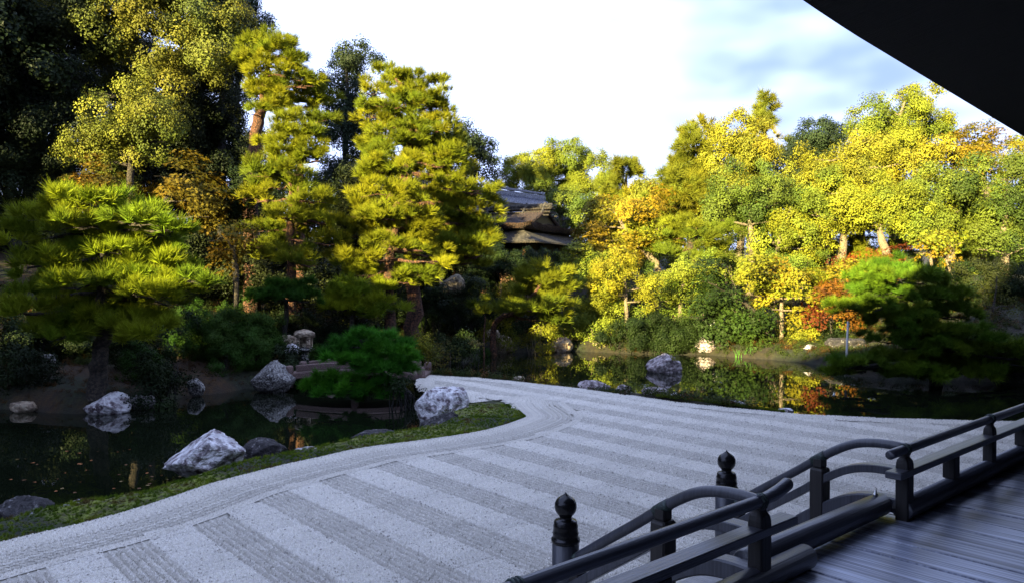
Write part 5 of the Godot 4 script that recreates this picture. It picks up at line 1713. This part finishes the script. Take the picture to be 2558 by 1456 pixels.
	tree("pine_tree", "small shadowed pine with two sunlit tufts under the golden-green one", "tree", G, "pine_near", 24.0, [[860, 730, 50, 14], [850, 755, 52, 14], [900, 760, 46, 13], [830, 775, 46, 12], [940, 735, 34, 13], [945, 755, 28, 10], [985, 775, 26, 12], [930, 785, 36, 10], [950, 718, 22, 8]], [[880, 830, 0.08], [885, 770, 0.06], [900, 740, 0.04]], 0.3)
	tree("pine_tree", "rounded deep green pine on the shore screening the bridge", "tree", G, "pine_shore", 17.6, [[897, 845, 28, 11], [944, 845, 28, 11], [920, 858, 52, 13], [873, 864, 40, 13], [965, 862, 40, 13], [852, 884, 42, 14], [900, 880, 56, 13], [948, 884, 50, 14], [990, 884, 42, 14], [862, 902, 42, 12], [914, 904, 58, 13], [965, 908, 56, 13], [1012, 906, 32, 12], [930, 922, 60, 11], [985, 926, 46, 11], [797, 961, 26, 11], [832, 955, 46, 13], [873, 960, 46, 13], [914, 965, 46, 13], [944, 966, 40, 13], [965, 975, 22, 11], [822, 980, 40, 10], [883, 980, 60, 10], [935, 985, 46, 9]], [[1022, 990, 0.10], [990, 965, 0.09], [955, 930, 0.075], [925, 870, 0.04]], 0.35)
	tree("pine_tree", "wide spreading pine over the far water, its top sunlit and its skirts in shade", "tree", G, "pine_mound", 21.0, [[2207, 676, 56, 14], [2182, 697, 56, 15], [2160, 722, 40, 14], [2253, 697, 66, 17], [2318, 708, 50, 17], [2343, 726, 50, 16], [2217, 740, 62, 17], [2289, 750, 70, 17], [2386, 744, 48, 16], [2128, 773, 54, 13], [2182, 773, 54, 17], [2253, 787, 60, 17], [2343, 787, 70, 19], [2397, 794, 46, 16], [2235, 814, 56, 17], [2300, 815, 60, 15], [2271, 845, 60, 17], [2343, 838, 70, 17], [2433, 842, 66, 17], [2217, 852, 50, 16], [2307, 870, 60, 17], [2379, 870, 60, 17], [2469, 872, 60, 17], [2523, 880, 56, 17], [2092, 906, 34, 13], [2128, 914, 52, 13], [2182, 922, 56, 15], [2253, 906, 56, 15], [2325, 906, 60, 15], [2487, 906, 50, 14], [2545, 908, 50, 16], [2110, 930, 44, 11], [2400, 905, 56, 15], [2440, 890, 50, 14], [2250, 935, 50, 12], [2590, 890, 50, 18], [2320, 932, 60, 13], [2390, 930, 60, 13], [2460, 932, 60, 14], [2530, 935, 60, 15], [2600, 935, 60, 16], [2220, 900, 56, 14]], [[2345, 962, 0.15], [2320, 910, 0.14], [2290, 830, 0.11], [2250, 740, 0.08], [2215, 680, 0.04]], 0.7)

	var A := "clipped shrubs on the island and banks"
	shrub("azalea_mound", "long low clipped azalea mound below the trained pine", "shrub", A, "azalea", 22.0, [[580, 818, 116, 32], [520, 822, 60, 26], [640, 822, 60, 26]], 0.1)
	shrub("azalea_mound", "round clipped shrub in front of the long azalea mound", "shrub", A, "azalea", 21.2, [[630, 880, 44, 26]], 0.0)
	shrub("azalea_mound", "dark ball shrub snug against the round clipped shrub", "shrub", A, "azalea", 20.6, [[558, 896, 34, 27]], 0.0)
	shrub("azalea_mound", "clipped dome behind the skirts of the big island pine", "shrub", A, "azalea", 23.0, [[462, 784, 50, 26]], 0.0)
	shrub("azalea_mound", "small dome between the island pine and the trained pine", "shrub", A, "azalea", 24.0, [[590, 765, 40, 18]], 0.0)
	shrub("azalea_mound", "flat-topped shrub beside the trunk of the big island pine", "shrub", A, "azalea", 18.8, [[340, 892, 54, 24]], 0.0)
	shrub("azalea_mound", "leafy ball shrub on the bare island slope", "shrub", A, "bush_dark", 18.0, [[424, 912, 46, 30]], 0.1)
	shrub("azalea_mound", "low ball shrub at the waterline of the island", "shrub", A, "bush_dark", 17.4, [[376, 966, 34, 26]], 0.1)
	shrub("azalea_mound", "tiny ball shrub behind the bridge end", "shrub", A, "azalea", 21.5, [[790, 893, 20, 14]], 0.0)
	shrub("azalea_mound", "dark shrub at the frame edge of the island", "shrub", A, "bush_dark", 18.0, [[-10, 950, 40, 40], [40, 915, 50, 26], [90, 930, 46, 24]], 0.2)
	shrub("shrub", "glossy broad-leaved shrub tucked beside the shore pine", "shrub", A, "bush_dark", 17.2, [[1008, 955, 30, 24], [1022, 975, 20, 18], [985, 975, 24, 18]], 0.1)
	shrub("shrub", "loose shrub at the foot of the lantern", "shrub", A, "bush_dark", 21.3, [[705, 895, 34, 16], [745, 895, 30, 14]], 0.1)
	shrub("shrub", "shrub with orange-lit leaves behind the bridge", "shrub", A, "bush_lit", 25.0, [[1055, 872, 26, 18], [1040, 885, 22, 13]], 0.1)
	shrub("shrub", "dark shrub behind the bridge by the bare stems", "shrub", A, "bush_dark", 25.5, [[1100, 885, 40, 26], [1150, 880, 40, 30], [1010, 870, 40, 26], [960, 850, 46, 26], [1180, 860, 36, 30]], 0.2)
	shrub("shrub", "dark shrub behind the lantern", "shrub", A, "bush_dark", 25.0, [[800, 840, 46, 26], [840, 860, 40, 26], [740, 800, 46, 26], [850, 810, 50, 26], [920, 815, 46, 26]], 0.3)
	shrub("shrub", "little shrub sunlit on top above the shore pine", "shrub", A, "bush_lit", 26.0, [[893, 822, 20, 10]], 0.0)
	tree("bare_shrub", "twiggy leafless shrub by the end of the gravel", "shrub", A, "twig", 20.5, [[1120, 880, 34, 20], [1150, 890, 30, 16], [1095, 890, 24, 16]], [[1122, 946, 0.02], [1124, 910, 0.015], [1125, 880, 0.008]], 0.2)
	shrub("shrub", "dark undergrowth beneath the big island pine", "shrub", A, "bush_dark", 20.5, [[110, 850, 80, 26], [210, 845, 70, 26], [30, 840, 80, 30], [340, 845, 70, 26], [420, 840, 46, 20]], 0.3)
	tree("maple_tree", "orange maple behind the crown of the big island pine", "tree", G, "maple_orange", 24.0, [[230, 445, 46, 15], [280, 455, 50, 15], [210, 475, 50, 15], [265, 485, 56, 14], [190, 460, 30, 10]], [[255, 640, 0.09], [258, 520, 0.07], [250, 460, 0.03]], 0.5)
	tree("maple_tree", "wide olive-gold maple beside the orange maple", "tree", G, "maple_orange", 24.5, [[420, 440, 50, 15], [465, 430, 46, 14], [440, 465, 66, 16], [510, 480, 56, 16], [400, 480, 50, 14], [460, 500, 70, 16], [530, 510, 46, 14], [420, 520, 60, 15], [490, 540, 56, 14]], [[375, 640, 0.09], [385, 540, 0.08], [430, 480, 0.05], [460, 440, 0.03]], 0.6)
	tree("maple_tree", "bronze-gold small maple between island pine and layered pine", "tree", G, "maple_orange", 23.0, [[560, 590, 40, 16], [590, 605, 30, 15], [545, 620, 40, 13], [520, 600, 30, 13]], [[590, 700, 0.06], [585, 640, 0.05], [570, 600, 0.03]], 0.3)
	tree("evergreen_tree", "upright sunlit evergreen with pale stems above the orange maple", "tree", G, "evergreen", 27.0, [[250, 235, 30, 24], [300, 260, 36, 20], [375, 225, 36, 26], [350, 270, 50, 22], [260, 300, 36, 20], [320, 315, 60, 20], [400, 300, 46, 24], [430, 270, 34, 22], [230, 350, 46, 22], [190, 365, 34, 20], [280, 370, 60, 22], [360, 320, 40, 20], [410, 350, 36, 22], [220, 400, 50, 18], [320, 410, 56, 18], [390, 390, 34, 14]], [[330, 640, 0.15], [325, 480, 0.13], [330, 360, 0.09], [345, 240, 0.03]], 0.6)
	tree("evergreen_tree", "sparse pale-stemmed tree beside the layered pine", "tree", G, "bush_dark", 25.5, [[590, 460, 36, 20], [610, 490, 30, 20], [575, 510, 30, 18], [600, 540, 34, 18]], [[585, 660, 0.07], [590, 560, 0.06], [598, 460, 0.03]], 0.3)

func _ready():
	rng.seed = 20231
	build_camera_and_light()
	build_materials()
	veranda = Transform3D(Basis(Vector3.UP, 0.7203), Vector3(-1.504, 0, -1.714))
	build_outlines()
	build_ground()
	build_halls()
	build_veranda()
	build_gravel()
	build_tea_house()
	build_stones()
	build_moss()
	build_ground_cover()
	build_pines()
	build_mid_trees()
	build_back_trees()
	print("instances ", count_instances())

func count_instances() -> int:
	var n := 0
	for o in find_children("*", "MultiMeshInstance3D", true, false):
		n += o.multimesh.instance_count
	return n
